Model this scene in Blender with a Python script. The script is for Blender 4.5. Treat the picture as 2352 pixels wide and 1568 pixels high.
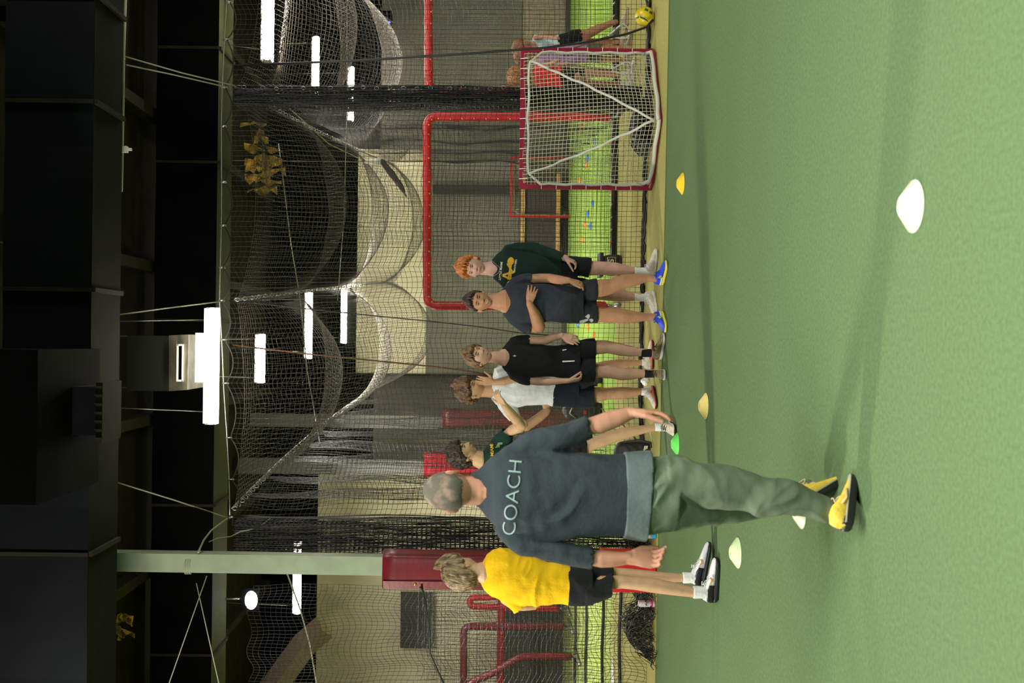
import bpy, bmesh, math, random
import numpy as np
from mathutils import Vector, Matrix, noise
from mathutils.bvhtree import BVHTree
random.seed(7)
C = bpy.context.scene.collection
for o in list(bpy.data.objects): bpy.data.objects.remove(o)
# ------------------------------------------------------------------ camera (the photograph is turned on its side)
F = 2600.0; HC = 1.63; VH = 1095.0; ROLL = math.radians(0.7)
DN = Vector((math.sin(ROLL), 0, -math.cos(ROLL))); RT = Vector((math.cos(ROLL), 0, math.sin(ROLL)))
CAM = Vector((0, 0, HC))
cd = bpy.data.cameras.new('camera'); cam = bpy.data.objects.new('camera', cd); C.objects.link(cam)
m3 = Matrix((DN, RT, DN.cross(RT))).transposed(); cam.matrix_world = Matrix.Translation(CAM) @ m3.to_4x4()
cd.sensor_width = 36; cd.lens = 36 * F / 2352; cd.shift_x = (1176 - VH) / 2352; cd.clip_end = 100
cd.dof.use_dof = True; cd.dof.focus_distance = 9.9; cd.dof.aperture_fstop = 3.5
bpy.context.scene.camera = cam
vs = bpy.context.scene.view_settings
vs.view_transform = 'Standard'; vs.look = 'None'; vs.gamma = 1; vs.use_curve_mapping = False; vs.exposure = 0.0
# ------------------------------------------------------------------ world and the room's lamps outside the frame
w = bpy.data.worlds.new('world'); bpy.context.scene.world = w; w.use_nodes = True
w.node_tree.nodes['Background'].inputs[0].default_value = (0.92, 0.93, 0.85, 1); w.node_tree.nodes['Background'].inputs[1].default_value = 0.06
def area(name, loc, sx, sy, power, col=(1, .95, .86), rot=(0, 0, 0)):
    l = bpy.data.lights.new(name, 'AREA'); l.shape = 'RECTANGLE'; l.size = sx; l.size_y = sy; l.energy = power; l.color = col
    o = bpy.data.objects.new(name, l); o.location = loc; o.rotation_euler = rot; C.objects.link(o); return o
def aim(o, tgt):
    o.rotation_euler = (Vector(tgt) - o.location).to_track_quat('-Z', 'Y').to_euler()
area('ceiling_light_row', (0.6, 3.1, 4.3), 5.0, .3, 370, (1, .98, .90))
area('ceiling_light_row', (0.6, -.3, 4.3), 5.0, .3, 420, (.86, 1, .93))
L = area('side_ceiling_light', (-6.3, 6.3, 4.15), .25, 1.2, 520, (1, .93, .8)); aim(L, (-1.0, 7.2, .6))
L = area('side_ceiling_light', (6.5, 7.5, 4.2), .25, 1.2, 220, (1, .95, .85)); aim(L, (1.0, 8.5, .6))
area('rear_ceiling_light', (3.6, 12.2, 3.9), 1.2, .2, 60, (1, .93, .8))
area('rear_ceiling_light', (.2, 17.0, 3.95), 3.0, .3, 260, (1, .95, .82))
area('rear_ceiling_light', (-3.6, 15.5, 3.9), 2.0, .3, 260, (1, .97, .88))
area('rear_ceiling_light', (4.5, 16.5, 3.95), 2.0, .3, 170, (1, .95, .82))
# ------------------------------------------------------------------ pixel -> place
def at(px, py, D):
    a = (px - VH) / F; b = (784 - py) / F
    return CAM + (Vector((0, 1, 0)) + DN * a + RT * b) * D
def ray(px, py): return (Vector((0, 1, 0)) + DN * ((px - VH) / F) + RT * ((784 - py) / F)).normalized()
def gnd(px, py, z=0):
    d = Vector((0, 1, 0)) + DN * ((px - VH) / F) + RT * ((784 - py) / F)
    return CAM + d * ((HC - z) / -d.z)
def vat(px, py, z):      # point at height z on the pixel's ray
    d = Vector((0, 1, 0)) + DN * ((px - VH) / F) + RT * ((784 - py) / F)
    return CAM + d * ((z - HC) / d.z)
# ------------------------------------------------------------------ materials
def mat(name, col, rough=.7, metal=0, var=0, vscale=20, bump=0, bscale=80, emit=0, sheen=0, sss=0, stretch=None, spec=None, coat=0, col2=None, vlo=.35, vhi=.65):
    m = bpy.data.materials.new(name); m.use_nodes = True; nt = m.node_tree; b = nt.nodes['Principled BSDF']
    c = (*col, 1); b.inputs['Base Color'].default_value = c; b.inputs['Roughness'].default_value = rough; b.inputs['Metallic'].default_value = metal
    if spec is not None: b.inputs['Specular IOR Level'].default_value = spec
    if coat: b.inputs['Coat Weight'].default_value = coat
    if emit: b.inputs['Emission Color'].default_value = c; b.inputs['Emission Strength'].default_value = emit
    if sheen: b.inputs['Sheen Weight'].default_value = sheen
    if sss: b.inputs['Subsurface Weight'].default_value = sss; b.inputs['Subsurface Radius'].default_value = (.012, .005, .003)
    if var or bump:
        tc = nt.nodes.new('ShaderNodeTexCoord'); mp = nt.nodes.new('ShaderNodeMapping'); nt.links.new(tc.outputs['Object'], mp.inputs[0])
        if stretch: mp.inputs['Scale'].default_value = stretch
    if var:
        n = nt.nodes.new('ShaderNodeTexNoise'); n.inputs['Scale'].default_value = vscale; n.inputs['Detail'].default_value = 6
        nt.links.new(mp.outputs[0], n.inputs[0]); r = nt.nodes.new('ShaderNodeValToRGB'); nt.links.new(n.outputs['Fac'], r.inputs[0])
        c2 = col2 or tuple(max(0, x * (1 - var)) for x in col)
        r.color_ramp.elements[0].position = vlo; r.color_ramp.elements[0].color = (*c2, 1)
        r.color_ramp.elements[1].position = vhi; r.color_ramp.elements[1].color = c if col2 else (*[min(1, x * (1 + var * .6)) for x in col], 1)
        nt.links.new(r.outputs[0], b.inputs['Base Color'])
    if bump:
        n2 = nt.nodes.new('ShaderNodeTexNoise'); n2.inputs['Scale'].default_value = bscale; n2.inputs['Detail'].default_value = 4
        nt.links.new(mp.outputs[0], n2.inputs[0]); bp = nt.nodes.new('ShaderNodeBump'); bp.inputs['Strength'].default_value = bump; bp.inputs['Distance'].default_value = .01
        nt.links.new(n2.outputs['Fac'], bp.inputs['Height']); nt.links.new(bp.outputs[0], b.inputs['Normal'])
    return m
def cloth(name, col, **k):
    k.setdefault('sheen', .03); k.setdefault('bump', .25); k.setdefault('bscale', 60); k.setdefault('var', .12); k.setdefault('vscale', 9)
    return mat(name, col, k.pop('rough', .9), spec=.2, **k)
# ------------------------------------------------------------------ objects
def tag(o, label=None, cat=None, group=None, kind=None):
    if label: o['label'] = label
    if cat: o['category'] = cat
    if group: o['group'] = group
    if kind: o['kind'] = kind
    return o
def empty(name, loc, label=None, cat=None, group=None):
    o = bpy.data.objects.new(name, None); o.location = loc; o.empty_display_size = .1; C.objects.link(o); return tag(o, label, cat, group)
def link(name, me, m, parent=None, smooth=True):
    me.materials.clear()
    if m: me.materials.append(m)
    if smooth and len(me.polygons): me.polygons.foreach_set('use_smooth', [True] * len(me.polygons))
    o = bpy.data.objects.new(name, me); C.objects.link(o)
    if parent is not None:
        o.parent = parent
        o.matrix_parent_inverse = WM(parent).inverted()
    return o
def WM(o):
    m = Matrix.LocRotScale(o.location, o.rotation_euler, o.scale)
    return (WM(o.parent) @ o.matrix_parent_inverse @ m) if o.parent else m
class MB:
    """collects world-space geometry for one mesh"""
    def __init__(s): s.v = []; s.f = []
    def add(s, v, f):
        n = len(s.v); s.v += [tuple(x) for x in v]; s.f += [tuple(i + n for i in q) for q in f]; return s
    def box(s, c, d, rz=0, M=None):
        R = M or Matrix.Rotation(rz, 3, 'Z'); c = Vector(c); vv = []
        for x in (-1, 1):
            for y in (-1, 1):
                for z in (-1, 1): vv.append(c + R @ Vector((x * d[0] / 2, y * d[1] / 2, z * d[2] / 2)))
        return s.add(vv, [(0, 1, 3, 2), (4, 6, 7, 5), (0, 4, 5, 1), (2, 3, 7, 6), (0, 2, 6, 4), (1, 5, 7, 3)])
    def hexa(s, p):   # 8 points, 4 bottom + 4 top
        return s.add(p, [(3, 2, 1, 0), (4, 5, 6, 7), (0, 1, 5, 4), (1, 2, 6, 5), (2, 3, 7, 6), (3, 0, 4, 7)])
    def tube(s, pts, r, n=8, closed=False):
        pts = [Vector(p) for p in pts]; N = len(pts); rr = r if isinstance(r, (list, tuple)) else [r] * N; vv = []; prev = None
        for i, p in enumerate(pts):
            a = pts[(i - 1) % N] if (closed or i) else p; b = pts[(i + 1) % N] if (closed or i < N - 1) else p
            t = (b - a).normalized()
            if prev is None:
                u = t.cross(Vector((0, 0, 1))); u = u if u.length > .1 else t.cross(Vector((0, 1, 0)))
            else: u = prev - t * prev.dot(t)
            u.normalize(); prev = u; w_ = t.cross(u)
            for k in range(n):
                an = 2 * math.pi * k / n; vv.append(p + (u * math.cos(an) + w_ * math.sin(an)) * rr[i])
        ff = []
        for i in range(N if closed else N - 1):
            j = (i + 1) % N
            for k in range(n): ff.append((i * n + k, i * n + (k + 1) % n, j * n + (k + 1) % n, j * n + k))
        if not closed: ff.append(tuple(range(n - 1, -1, -1))); ff.append(tuple((N - 1) * n + k for k in range(n)))
        return s.add(vv, ff)
    def rings(s, rs, caps='round', n=28, p=2.2):
        """rs: list of (centre, halfvec_u, halfvec_v); closes both ends"""
        vv = []; R = []
        def ring(c, u, v):
            o = []
            for k in range(n):
                a = 2 * math.pi * k / n; ca, sa = math.cos(a), math.sin(a)
                o.append(c + u * (abs(ca) ** (2 / p)) * (1 if ca > 0 else -1) + v * (abs(sa) ** (2 / p)) * (1 if sa > 0 else -1))
            return o
        def cap(c, c2, u, v, kind):   # rings from edge to tip, outward direction c-c2
            d = (c - c2).normalized(); r = min(u.length, v.length)
            if kind == 'round': return [(c + d * r * math.sin(t) * .9, u * math.cos(t), v * math.cos(t)) for t in (.4, .8, 1.15, 1.4)]
            if kind == 'flat': return [(c, u * .5, v * .5), (c, u * .02, v * .02)]
            return [(c - d * .002, u * .93, v * .93), (c - d * min(.04, r), u * .8, v * .8), (c - d * min(.045, r), u * .05, v * .05)]  # recess
        ks = caps if isinstance(caps, tuple) else (caps, caps)
        rs = [(Vector(a), Vector(b), Vector(c)) for a, b, c in rs]
        allr = list(reversed(cap(rs[0][0], rs[1][0], rs[0][1], rs[0][2], ks[0]))) + rs + cap(rs[-1][0], rs[-2][0], rs[-1][1], rs[-1][2], ks[1])
        for c, u, v in allr: vv += ring(c, u, v)
        N = len(allr); ff = []
        for i in range(N - 1):
            for k in range(n): ff.append((i * n + k, i * n + (k + 1) % n, (i + 1) * n + (k + 1) % n, (i + 1) * n + k))
        ff.append(tuple(range(n - 1, -1, -1))); ff.append(tuple((N - 1) * n + k for k in range(n)))
        return s.add(vv, ff)
    def ball(s, c, r, M=None, nu=20, nv=12):
        r = r if isinstance(r, (tuple, list)) else (r, r, r); c = Vector(c); M = M or Matrix.Identity(3); vv = [c + M @ Vector((0, 0, r[2]))]
        for j in range(1, nv):
            t = math.pi * j / nv
            for i in range(nu):
                a = 2 * math.pi * i / nu; vv.append(c + M @ Vector((r[0] * math.sin(t) * math.cos(a), r[1] * math.sin(t) * math.sin(a), r[2] * math.cos(t))))
        vv.append(c + M @ Vector((0, 0, -r[2]))); ff = []
        for i in range(nu):
            ff.append((0, 1 + i, 1 + (i + 1) % nu)); ff.append((len(vv) - 1, 1 + (nv - 2) * nu + (i + 1) % nu, 1 + (nv - 2) * nu + i))
        for j in range(nv - 2):
            for i in range(nu): ff.append((1 + j * nu + i, 1 + (j + 1) * nu + i, 1 + (j + 1) * nu + (i + 1) % nu, 1 + j * nu + (i + 1) % nu))
        return s.add(vv, ff)
    def mesh(s, name='m'):
        me = bpy.data.meshes.new(name); me.from_pydata(s.v, [], s.f); me.update(); return me
    def build(s, name, m, parent=None, smooth=False): return link(name, s.mesh(name), m, parent, smooth)
    def skin(s, name, m, parent=None, voxel=.005, smooth=3, wr=None, fac=.5):
        """union by voxel remesh, smoothed; wr = wrinkles (amplitude, frequency, stretch vector)"""
        me = s.mesh(name); o = bpy.data.objects.new('tmp', me); C.objects.link(o)
        r = o.modifiers.new('r', 'REMESH'); r.mode = 'VOXEL'; r.voxel_size = voxel; r.use_smooth_shade = True
        if smooth: q = o.modifiers.new('s', 'SMOOTH'); q.factor = fac; q.iterations = smooth
        dg = bpy.context.evaluated_depsgraph_get(); me2 = bpy.data.meshes.new_from_object(o.evaluated_get(dg)); bpy.data.objects.remove(o); bpy.data.meshes.remove(me)
        if wr and len(wr) > 3:
            n = len(me2.vertices); co = np.empty(n * 3, 'f'); me2.vertices.foreach_get('co', co); co = co.reshape(-1, 3)
            no = np.empty(n * 3, 'f'); me2.vertices.foreach_get('normal', no); no = no.reshape(-1, 3); amp, fr, st, an = wr[:4]; ca, sa = math.cos(an), math.sin(an); dd = np.empty(n)
            for i in range(n):
                x, y, z = co[i]; u = x * ca + z * sa; v = -x * sa + z * ca
                w1 = .22 * noise.noise(Vector((x * 3.1, y * 3, z * 3.3))); a = noise.noise(Vector((u * fr * st[0] + w1 * fr * .5, y * fr, v * fr * st[2])))
                b = 1 - abs(noise.noise(Vector((u * fr * st[0] * .75 + w1 * fr + 3.3, y * fr * .7, v * fr * st[2] * 1.2)))) * 3.2
                e = noise.noise(Vector((x * fr * 2.2, y * fr * 2.2, z * fr * 3.0 + 9)))
                dd[i] = (a * .8 + max(-.4, b) * .55 + e * .22 - .1) * (1 if len(wr) < 5 else min(1, max(.04, (z - wr[4][0]) / (wr[4][1] - wr[4][0]))))
            co = co + no * (dd * amp)[:, None]; me2.vertices.foreach_set('co', co.astype('f').ravel()); me2.update()
        elif wr:
            n = len(me2.vertices); co = np.empty(n * 3, 'f'); me2.vertices.foreach_get('co', co); co = co.reshape(-1, 3)
            no = np.empty(n * 3, 'f'); me2.vertices.foreach_get('normal', no); no = no.reshape(-1, 3)
            amp, fr, st = wr; q = co * np.array(st) * fr; dd = np.empty(n)
            for i in range(n):
                v = Vector(q[i]); a = noise.noise(v); b = 1 - abs(noise.noise(v * 1.9 + Vector((5, 3, 1)))) * 2.2
                dd[i] = a * .7 + b * .5 - .3
            co = co + no * (dd * amp)[:, None]; me2.vertices.foreach_set('co', co.astype('f').ravel()); me2.update()
        me2.name = name; return link(name, me2, m, parent, True)
def addmesh(mb, me): mb.add([v.co for v in me.vertices], [tuple(p.vertices) for p in me.polygons])
def strands(lines, r, sides=3):
    """list of (N,3) arrays -> verts, faces arrays of thin prisms"""
    V = []; Fc = []; base = 0
    ang = np.arange(sides) * 2 * np.pi / sides
    for P in lines:
        P = np.asarray(P, 'f'); N = len(P)
        if N < 2: continue
        t = np.gradient(P, axis=0); t /= np.maximum(np.linalg.norm(t, axis=1, keepdims=True), 1e-9)
        ref = np.tile(np.array([[.13, .21, .97]]), (N, 1)); bad = abs((t * ref).sum(1)) > .9; ref[bad] = (.97, .2, .1)
        n1 = np.cross(t, ref); n1 /= np.linalg.norm(n1, axis=1, keepdims=True); n2 = np.cross(t, n1)
        ring = P[:, None, :] + r * (np.cos(ang)[None, :, None] * n1[:, None, :] + np.sin(ang)[None, :, None] * n2[:, None, :])
        V.append(ring.reshape(-1, 3)); i = np.arange(N - 1)[:, None] * sides; k = np.arange(sides)[None, :]; k2 = (k + 1) % sides
        Fc.append((np.stack([i + k, i + k2, i + sides + k2, i + sides + k], -1).reshape(-1, 4)) + base); base += N * sides
    return np.concatenate(V), np.concatenate(Fc)
def npmesh(name, V, Q):
    me = bpy.data.meshes.new(name); me.vertices.add(len(V)); me.vertices.foreach_set('co', V.astype('f').ravel())
    me.loops.add(Q.size); me.loops.foreach_set('vertex_index', Q.astype('i').ravel()); me.polygons.add(len(Q))
    me.polygons.foreach_set('loop_start', (np.arange(len(Q)) * 4).astype('i')); me.polygons.foreach_set('loop_total', np.full(len(Q), 4, 'i')); me.update(calc_edges=True); return me
def net(name, G, r, m, parent=None, mask=None, sides=3):
    """G: (nu,nv,3) grid of knots; every row and column becomes a cord"""
    lines = []
    if mask is None: lines = [G[i] for i in range(G.shape[0])] + [G[:, j] for j in range(G.shape[1])]
    else:
        for A, Mk in [(G[i], mask[i]) for i in range(G.shape[0])] + [(G[:, j], mask[:, j]) for j in range(G.shape[1])]:
            s = None
            for k in range(len(A) + 1):
                on = k < len(A) and Mk[k]
                if on and s is None: s = k
                if not on and s is not None:
                    if k - s > 1: lines.append(A[s:k])
                    s = None
    V, Q = strands(lines, r, sides); return link(name, npmesh(name, V, Q), m, parent, True)
def fbm(x, y, s): return noise.noise(Vector((x, y, s)))
# ================================================================== THE SETTING
MT = {}
M_mat = mat('green_turf', (.122, .192, .084), .95, var=.16, vscale=55, bump=.5, bscale=420, spec=.15)
M_olive = mat('olive_turf', (.38, .36, .12), .95, var=.12, vscale=40, bump=.4, bscale=350, spec=.15)
M_lime = mat('lime_turf', (.27, .42, .075), .95, var=.12, vscale=30, bump=.4, bscale=300, spec=.15)
M_pale = mat('pale_turf', (.38, .47, .13), .95, var=.1, vscale=30, bump=.4, bscale=300, spec=.15)
M_black = mat('black_wrap', (.0035, .004, .004), .9, spec=.04, var=.5, vscale=1.6, bump=.4, bscale=2.5)
M_blackb = mat('blue_black_wrap', (.005, .007, .009), .7, spec=.15, var=.5, vscale=1.2, bump=.6, bscale=1.8)
M_duct = mat('green_lit_duct', (.008, .009, .0045), .85, spec=.06, var=.3, vscale=3)  # greenish light from the floor is put into this underside colour
M_roof = mat('brown_black_roof', (.018, .016, .010), .9, spec=.06, var=.3, vscale=4)
M_purlin = mat('dark_purlin', (.028, .026, .018), .8, spec=.1, var=.2, vscale=5)
M_wallg = mat('grey_wall_padding', (.16, .15, .115), .8, var=.12, vscale=3)
M_wallc = mat('charcoal_wall_padding', (.06, .06, .052), .8, var=.15, vscale=3)
M_beige = mat('beige_wall', (.74, .67, .47), .85, var=.08, vscale=2)
M_tan = mat('tan_block_wall', (.34, .28, .19), .85, var=.2, vscale=12)
M_white = mat('white_enamel', (.75, .76, .72), .4)
M_lamp = mat('lit_lamp_tube', (1, .93, .80), .5, emit=42)
M_lampb = mat('lit_cool_lamp', (.8, .9, 1), .5, emit=16)
M_steel = mat('galvanised_steel', (.45, .46, .42), .35, .8, var=.2, vscale=30)
M_rope = mat('pale_green_rope', (.32, .34, .22), .8, bump=.4, bscale=200)
M_cord = mat('black_net_cord', (.012, .012, .011), .5)
M_cordl = mat('lit_net_cord', (.085, .075, .058), .45)  # lamp light on the net roof is put into this lighter cord colour
M_cordm = mat('dark_net_cord', (.022, .021, .018), .45)
M_red = mat('red_vinyl_padding', (.55, .012, .018), .42, var=.18, vscale=6, bump=.35, bscale=18)
M_dkred = mat('maroon_vinyl_pad', (.15, .010, .016), .38, var=.22, vscale=4, bump=.35, bscale=7)
M_brass = mat('brass_grommet', (.6, .4, .1), .35, 1)
M_wood = mat('yellow_pine', (.55, .32, .10), .7, var=.25, vscale=8, stretch=(1, 1, 8))
def quad(name, pts, z, m):
    b = MB(); b.add([(p[0], p[1], z) for p in pts], [(0, 1, 2, 3)]); o = b.build(name, m); o['kind'] = 'structure'; return o
def sbox(name, x0, x1, y0, y1, z0, z1, m, kind='structure'):
    b = MB(); b.box(((x0 + x1) / 2, (y0 + y1) / 2, (z0 + z1) / 2), (x1 - x0, y1 - y0, z1 - z0)); o = b.build(name, m)
    if kind: o['kind'] = kind
    return o
DW = 20.6
e0 = gnd(1539, 0); e1 = gnd(1507, 1568); sl = (e0.y - e1.y) / (e0.x - e1.x)
edge = lambda x, d=0: e1.y + (x - e1.x) * sl + d
quad('floor', [(-9, -4), (9, -4), (9, edge(9)), (-9, edge(-9))], 0.0, M_mat)
quad('floor', [(-9, edge(-9)), (9, edge(9)), (9, 13.25), (-9, 13.25)], 0.0, M_olive)
quad('floor', [(-2.2, 13.25), (9, 13.25), (9, DW), (-2.2, DW)], 0.0, M_lime)
quad('floor', [(-9, 13.25), (-2.2, 13.25), (-2.2, DW), (-9, DW)], 0.0, M_pale)
# edging tape along the olive strip
b = MB(); b.hexa([(-9, edge(-9, .0), .001), (9, edge(9, .0), .001), (9, edge(9, .018), .001), (-9, edge(-9, .018), .001), (-9, edge(-9), .008), (9, edge(9), .008), (9, edge(9, .018), .008), (-9, edge(-9, .018), .008)]); b.build('trim_1', mat('olive_turf_edge', (.13, .17, .03), .9))['kind'] = 'structure'
sbox('ceiling', -9, 9, -4, DW + .2, 5.5, 5.6, M_roof)
for i, y in enumerate((9.9, 11.3)): sbox('trim_%d' % (i + 2), -9, 9, y, y + .08, 5.3, 5.5, M_purlin)
for i in range(10): sbox('trim_%d' % (i + 10), -8 + i * 1.75, -7.88 + i * 1.75, 9, DW, 5.34, 5.5, M_purlin)
# back wall in its bays
def wallpx(name, y0, y1, p0, p1, m, d=0.0, th=.06):
    D = DW - d; xa = (784 - y1) / F * D; xb = (784 - y0) / F * D; za = HC - (p1 - VH) / F * D; zb = HC - (p0 - VH) / F * D
    return sbox(name, xa, xb, D, D + th, max(0, za), zb, m)
sbox('wall_back', -9, 9, DW + .06, DW + .2, 0, 5.5, M_black)
wallpx('wall_back', 250, 862, 978, 1330, M_wallg)
wallpx('wall_back', 345, 862, 818, 978, M_beige)
wallpx('wall_back', -300, 250, 1190, 1330, M_tan)
wallpx('wall_back', -300, 345, 868, 1190, mat('dull_grey_wall', (.16, .15, .12), .85, var=.15, vscale=2), .03)
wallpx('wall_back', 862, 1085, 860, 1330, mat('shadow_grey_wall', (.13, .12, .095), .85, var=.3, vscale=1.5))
wallpx('wall_back', 1085, 1700, 735, 1330, M_beige)
wallpx('baseboard_back', 1330, 1700, 1165, 1330, M_wallc, .07)
wallpx('baseboard_back', -300, 900, 1290, 1330, mat('dark_base_strip', (.05, .055, .035), .8), .08)
wallpx('trim_4', 1330, 1700, 1150, 1166, M_red, .12)
wallpx('trim_5', 860, 866, 800, 1330, M_purlin, .1)
wallpx('trim_6', 425, 445, 990, 1180, mat('dark_wall_post', (.03, .03, .025), .8), .12)
sbox('wall_left', -9.1, -9, -4, DW, 0, 5.5, M_black); sbox('wall_right', 9, 9.1, -4, DW, 0, 5.5, M_black)
# insulated ducts crossing the hall
def duct(name, label, D0, D1, z0, z1, mf, mb_, seams, bumps):
    t = empty(name, (0, (D0 + D1) / 2, z0), label, 'air duct'); b = MB(); N = 120
    # front face with soft quilting between seams
    for i in range(N):
        x0 = -8.5 + 17 * i / N; x1 = -8.5 + 17 * (i + 1) / N
        f = lambda x: D0 - .018 * abs(math.sin((x - bumps) * math.pi / 1.35))
        b.add([(x0, f(x0), z0), (x1, f(x1), z0), (x1, f(x1), z1), (x0, f(x0), z1)], [(0, 1, 2, 3)])
    b.add([(-8.5, D1, z0), (8.5, D1, z0), (8.5, D1, z1), (-8.5, D1, z1), (-8.5, D0, z1), (8.5, D0, z1)], [(1, 0, 3, 2), (4, 5, 2, 3)])
    b.build('front_panel', mf, t)
    b = MB(); b.add([(-8.5, D0 - .01, z0), (8.5, D0 - .01, z0), (8.5, D1, z0), (-8.5, D1, z0)], [(3, 2, 1, 0)]); b.build('bottom_panel', mb_, t)
    for x in seams:
        b = MB(); b.box((x, (D0 + D1) / 2, z0 - .012), (.035, D1 - D0, .03)); b.box((x, D0 - .012, (z0 + z1) / 2), (.03, .02, z1 - z0)); b.build('seam_flange', M_purlin, t)
    return t
duct('overhead_duct', 'large black wrapped duct across the hall nearest the camera', 8.43, 9.1, 4.5, 5.16, M_blackb, M_duct, (-3.0, -1.62, .35, 1.75, 2.55, -4.2), .1)
duct('overhead_duct', 'long black duct above the top edge of the net wall', 12.87, 13.6, 4.6, 5.3, M_black, mat('green_lit_duct_bottom', (.05, .055, .022), .8, spec=.1, var=.2, vscale=3), (-3.6, -1.9, .2, 2.0, 3.3), .5)  # bottom panel colour carries the greenish light it catches from below
# branch duct and its grille, upper left
t = empty('branch_duct', at(200, 950, 8.0), 'black square branch duct dropping a slotted grille beside the lamp', 'air duct')
b = MB(); c = at(60, 965, 7.9); b.box(c, (1.0, 1.2, .62)); b.build('duct_body', M_black, t)
b = MB(); c0 = at(175, 940, 8.1); b.box(c0, (.34, .34, .40)); b.build('drop_duct', M_blackb, t)
b = MB(); c0 = at(250, 943, 8.1); b.box(c0, (.42, .42, .045))
for k in range(7): b.box(c0 + Vector((-.18 + k * .06, -.215, 0)), (.012, .012, .06))
b.build('grille', M_purlin, t)
# unit heater
t = empty('unit_heater', at(440, 830, 10.9), 'dark box heater with bare metal skirt hanging above the nearest lit lamp', 'heater')
D = 10.9; b = MB()
def pbox(b, p0, p1, y0, y1, D0, D1): b.hexa([at(p1, y0, D0) , at(p1, y1, D0), at(p1, y1, D1), at(p1, y0, D1), at(p0, y0, D0), at(p0, y1, D0), at(p0, y1, D1), at(p0, y0, D1)])
def wb(b, p0, p1, y0, y1, D0, D1):   # box given by its front rectangle in pixels, vertical sides
    A = at(p0, y0, D0); B = at(p1, y1, D0); b.box(((A.x + B.x) / 2, (D0 + D1) / 2, (A.z + B.z) / 2), (abs(A.x - B.x), D1 - D0, abs(A.z - B.z)))
wb(b, 292, 388, 770, 898, 10.9, 11.5); b.build('housing', mat('charcoal_enamel', (.016, .017, .014), .7, spec=.1), t)
b = MB(); A0, A1 = at(388, 770, 10.9), at(388, 898, 10.9); B0, B1 = at(433, 768, 10.75), at(430, 895, 10.75)
b.hexa([Vector((B1.x, 10.75, B1.z)), Vector((B0.x, 10.75, B0.z)), Vector((B0.x, 11.6, B0.z)), Vector((B1.x, 11.6, B1.z)), Vector((A1.x, 10.9, A1.z)), Vector((A0.x, 10.9, A0.z)), Vector((A0.x, 11.5, A0.z)), Vector((A1.x, 11.5, A1.z))])
b.build('skirt', mat('bare_metal_skirt', (.30, .28, .20), .5, .3, var=.3, vscale=9), t)
b = MB()
for q in ((406, 408, 790, 876), (418, 420, 790, 876), (407, 419, 790, 794), (407, 419, 872, 876)): wb(b, q[0], q[1], q[2], q[3], 10.76, 10.8)
b.build('access_frame', M_white, t)
b = MB(); wb(b, 408, 418, 795, 871, 10.785, 10.81); b.build('access_panel', M_black, t)
b = MB(); wb(b, 449, 463, 764, 878, 10.7, 11.2); b.build('reflector', M_white, t)
for y in (772, 890): b = MB(); b.tube([at(294, y, 11.1), Vector((at(200, y, 11.1).x, 11.1, 5.5))], .006); b.build('hanger', M_steel, t)
# linear lamps
def lamp(px, y0, y1, label, Z=4.05, r=.042, m=None):
    D = (Z - HC) * F / (VH - px); c = at(px, (y0 + y1) / 2, D); hw = (y1 - y0) / 2 / F * D
    t = empty('linear_lamp', c, label, 'lamp', 'lit linear lamps under the roof'); b = MB()
    b.box(c + Vector((0, .01, r + .006)), (hw * 2, .10, .018)); b.build('housing', M_white, t)
    b = MB(); b.rings([(c + Vector((-hw, 0, -.01)), Vector((0, .07, 0)), Vector((0, 0, r))), (c + Vector((hw, 0, -.01)), Vector((0, .07, 0)), Vector((0, 0, r)))], 'flat', 16); b.build('diffuser', m or M_lamp, t, True)
    zt = 4.59 if 12.8 < D < 13.65 else 5.5
    for s in (-.8, .8): b = MB(); b.tube([c + Vector((hw * s, 0, .05)), Vector((c.x + hw * s * .9, c.y + .02, zt))], .004, 6); b.build('hanger_wire', M_steel, t, True)
    for s in (-1, 1): b = MB(); b.box(c + Vector((hw * s, 0, 0)), (.014, .13, r * 2 - .02)); b.build('end_cap', M_white, t)
lamp(487, 708, 972, 'largest and nearest lit linear lamp, below the box heater', 4.05, .054)
lamp(598, 768, 878, 'short lit linear lamp straight under the nearest lamp, behind the net roof')
lamp(709, 672, 823, 'lit linear lamp in the middle of the hall, third below the heater')
lamp(790, 665, 788, 'furthest lit linear lamp of the column below the heater')
lamp(616, -120, 140, 'large lit linear lamp cut by the right side of the hall view', 4.05, .06)
lamp(725, 86, 215, 'lit linear lamp beside the gathered net post, second of the right row')
lamp(806, 155, 277, 'thin far lit linear lamp behind the gathered net post', 3.8)
lamp(683, 1245, 1407, 'lit linear lamp crossing behind the white column')
t = empty('flood_lamp', at(577, 1378, 13.5), 'small bluish white flood lamp left of the white column', 'lamp'); c = at(577, 1378, 13.5)
b = MB(); b.ball(c, (.11, .05, .075)); b.build('lens', M_lampb, t, True); b = MB(); b.box(c + Vector((0, .07, .03)), (.26, .06, .2)); b.build('housing', M_black, t); b = MB(); b.tube([c + Vector((0, .07, .12)), Vector((c.x, c.y + .05, 4.6))], .012, 6); b.build('bracket', M_steel, t, True)
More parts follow.
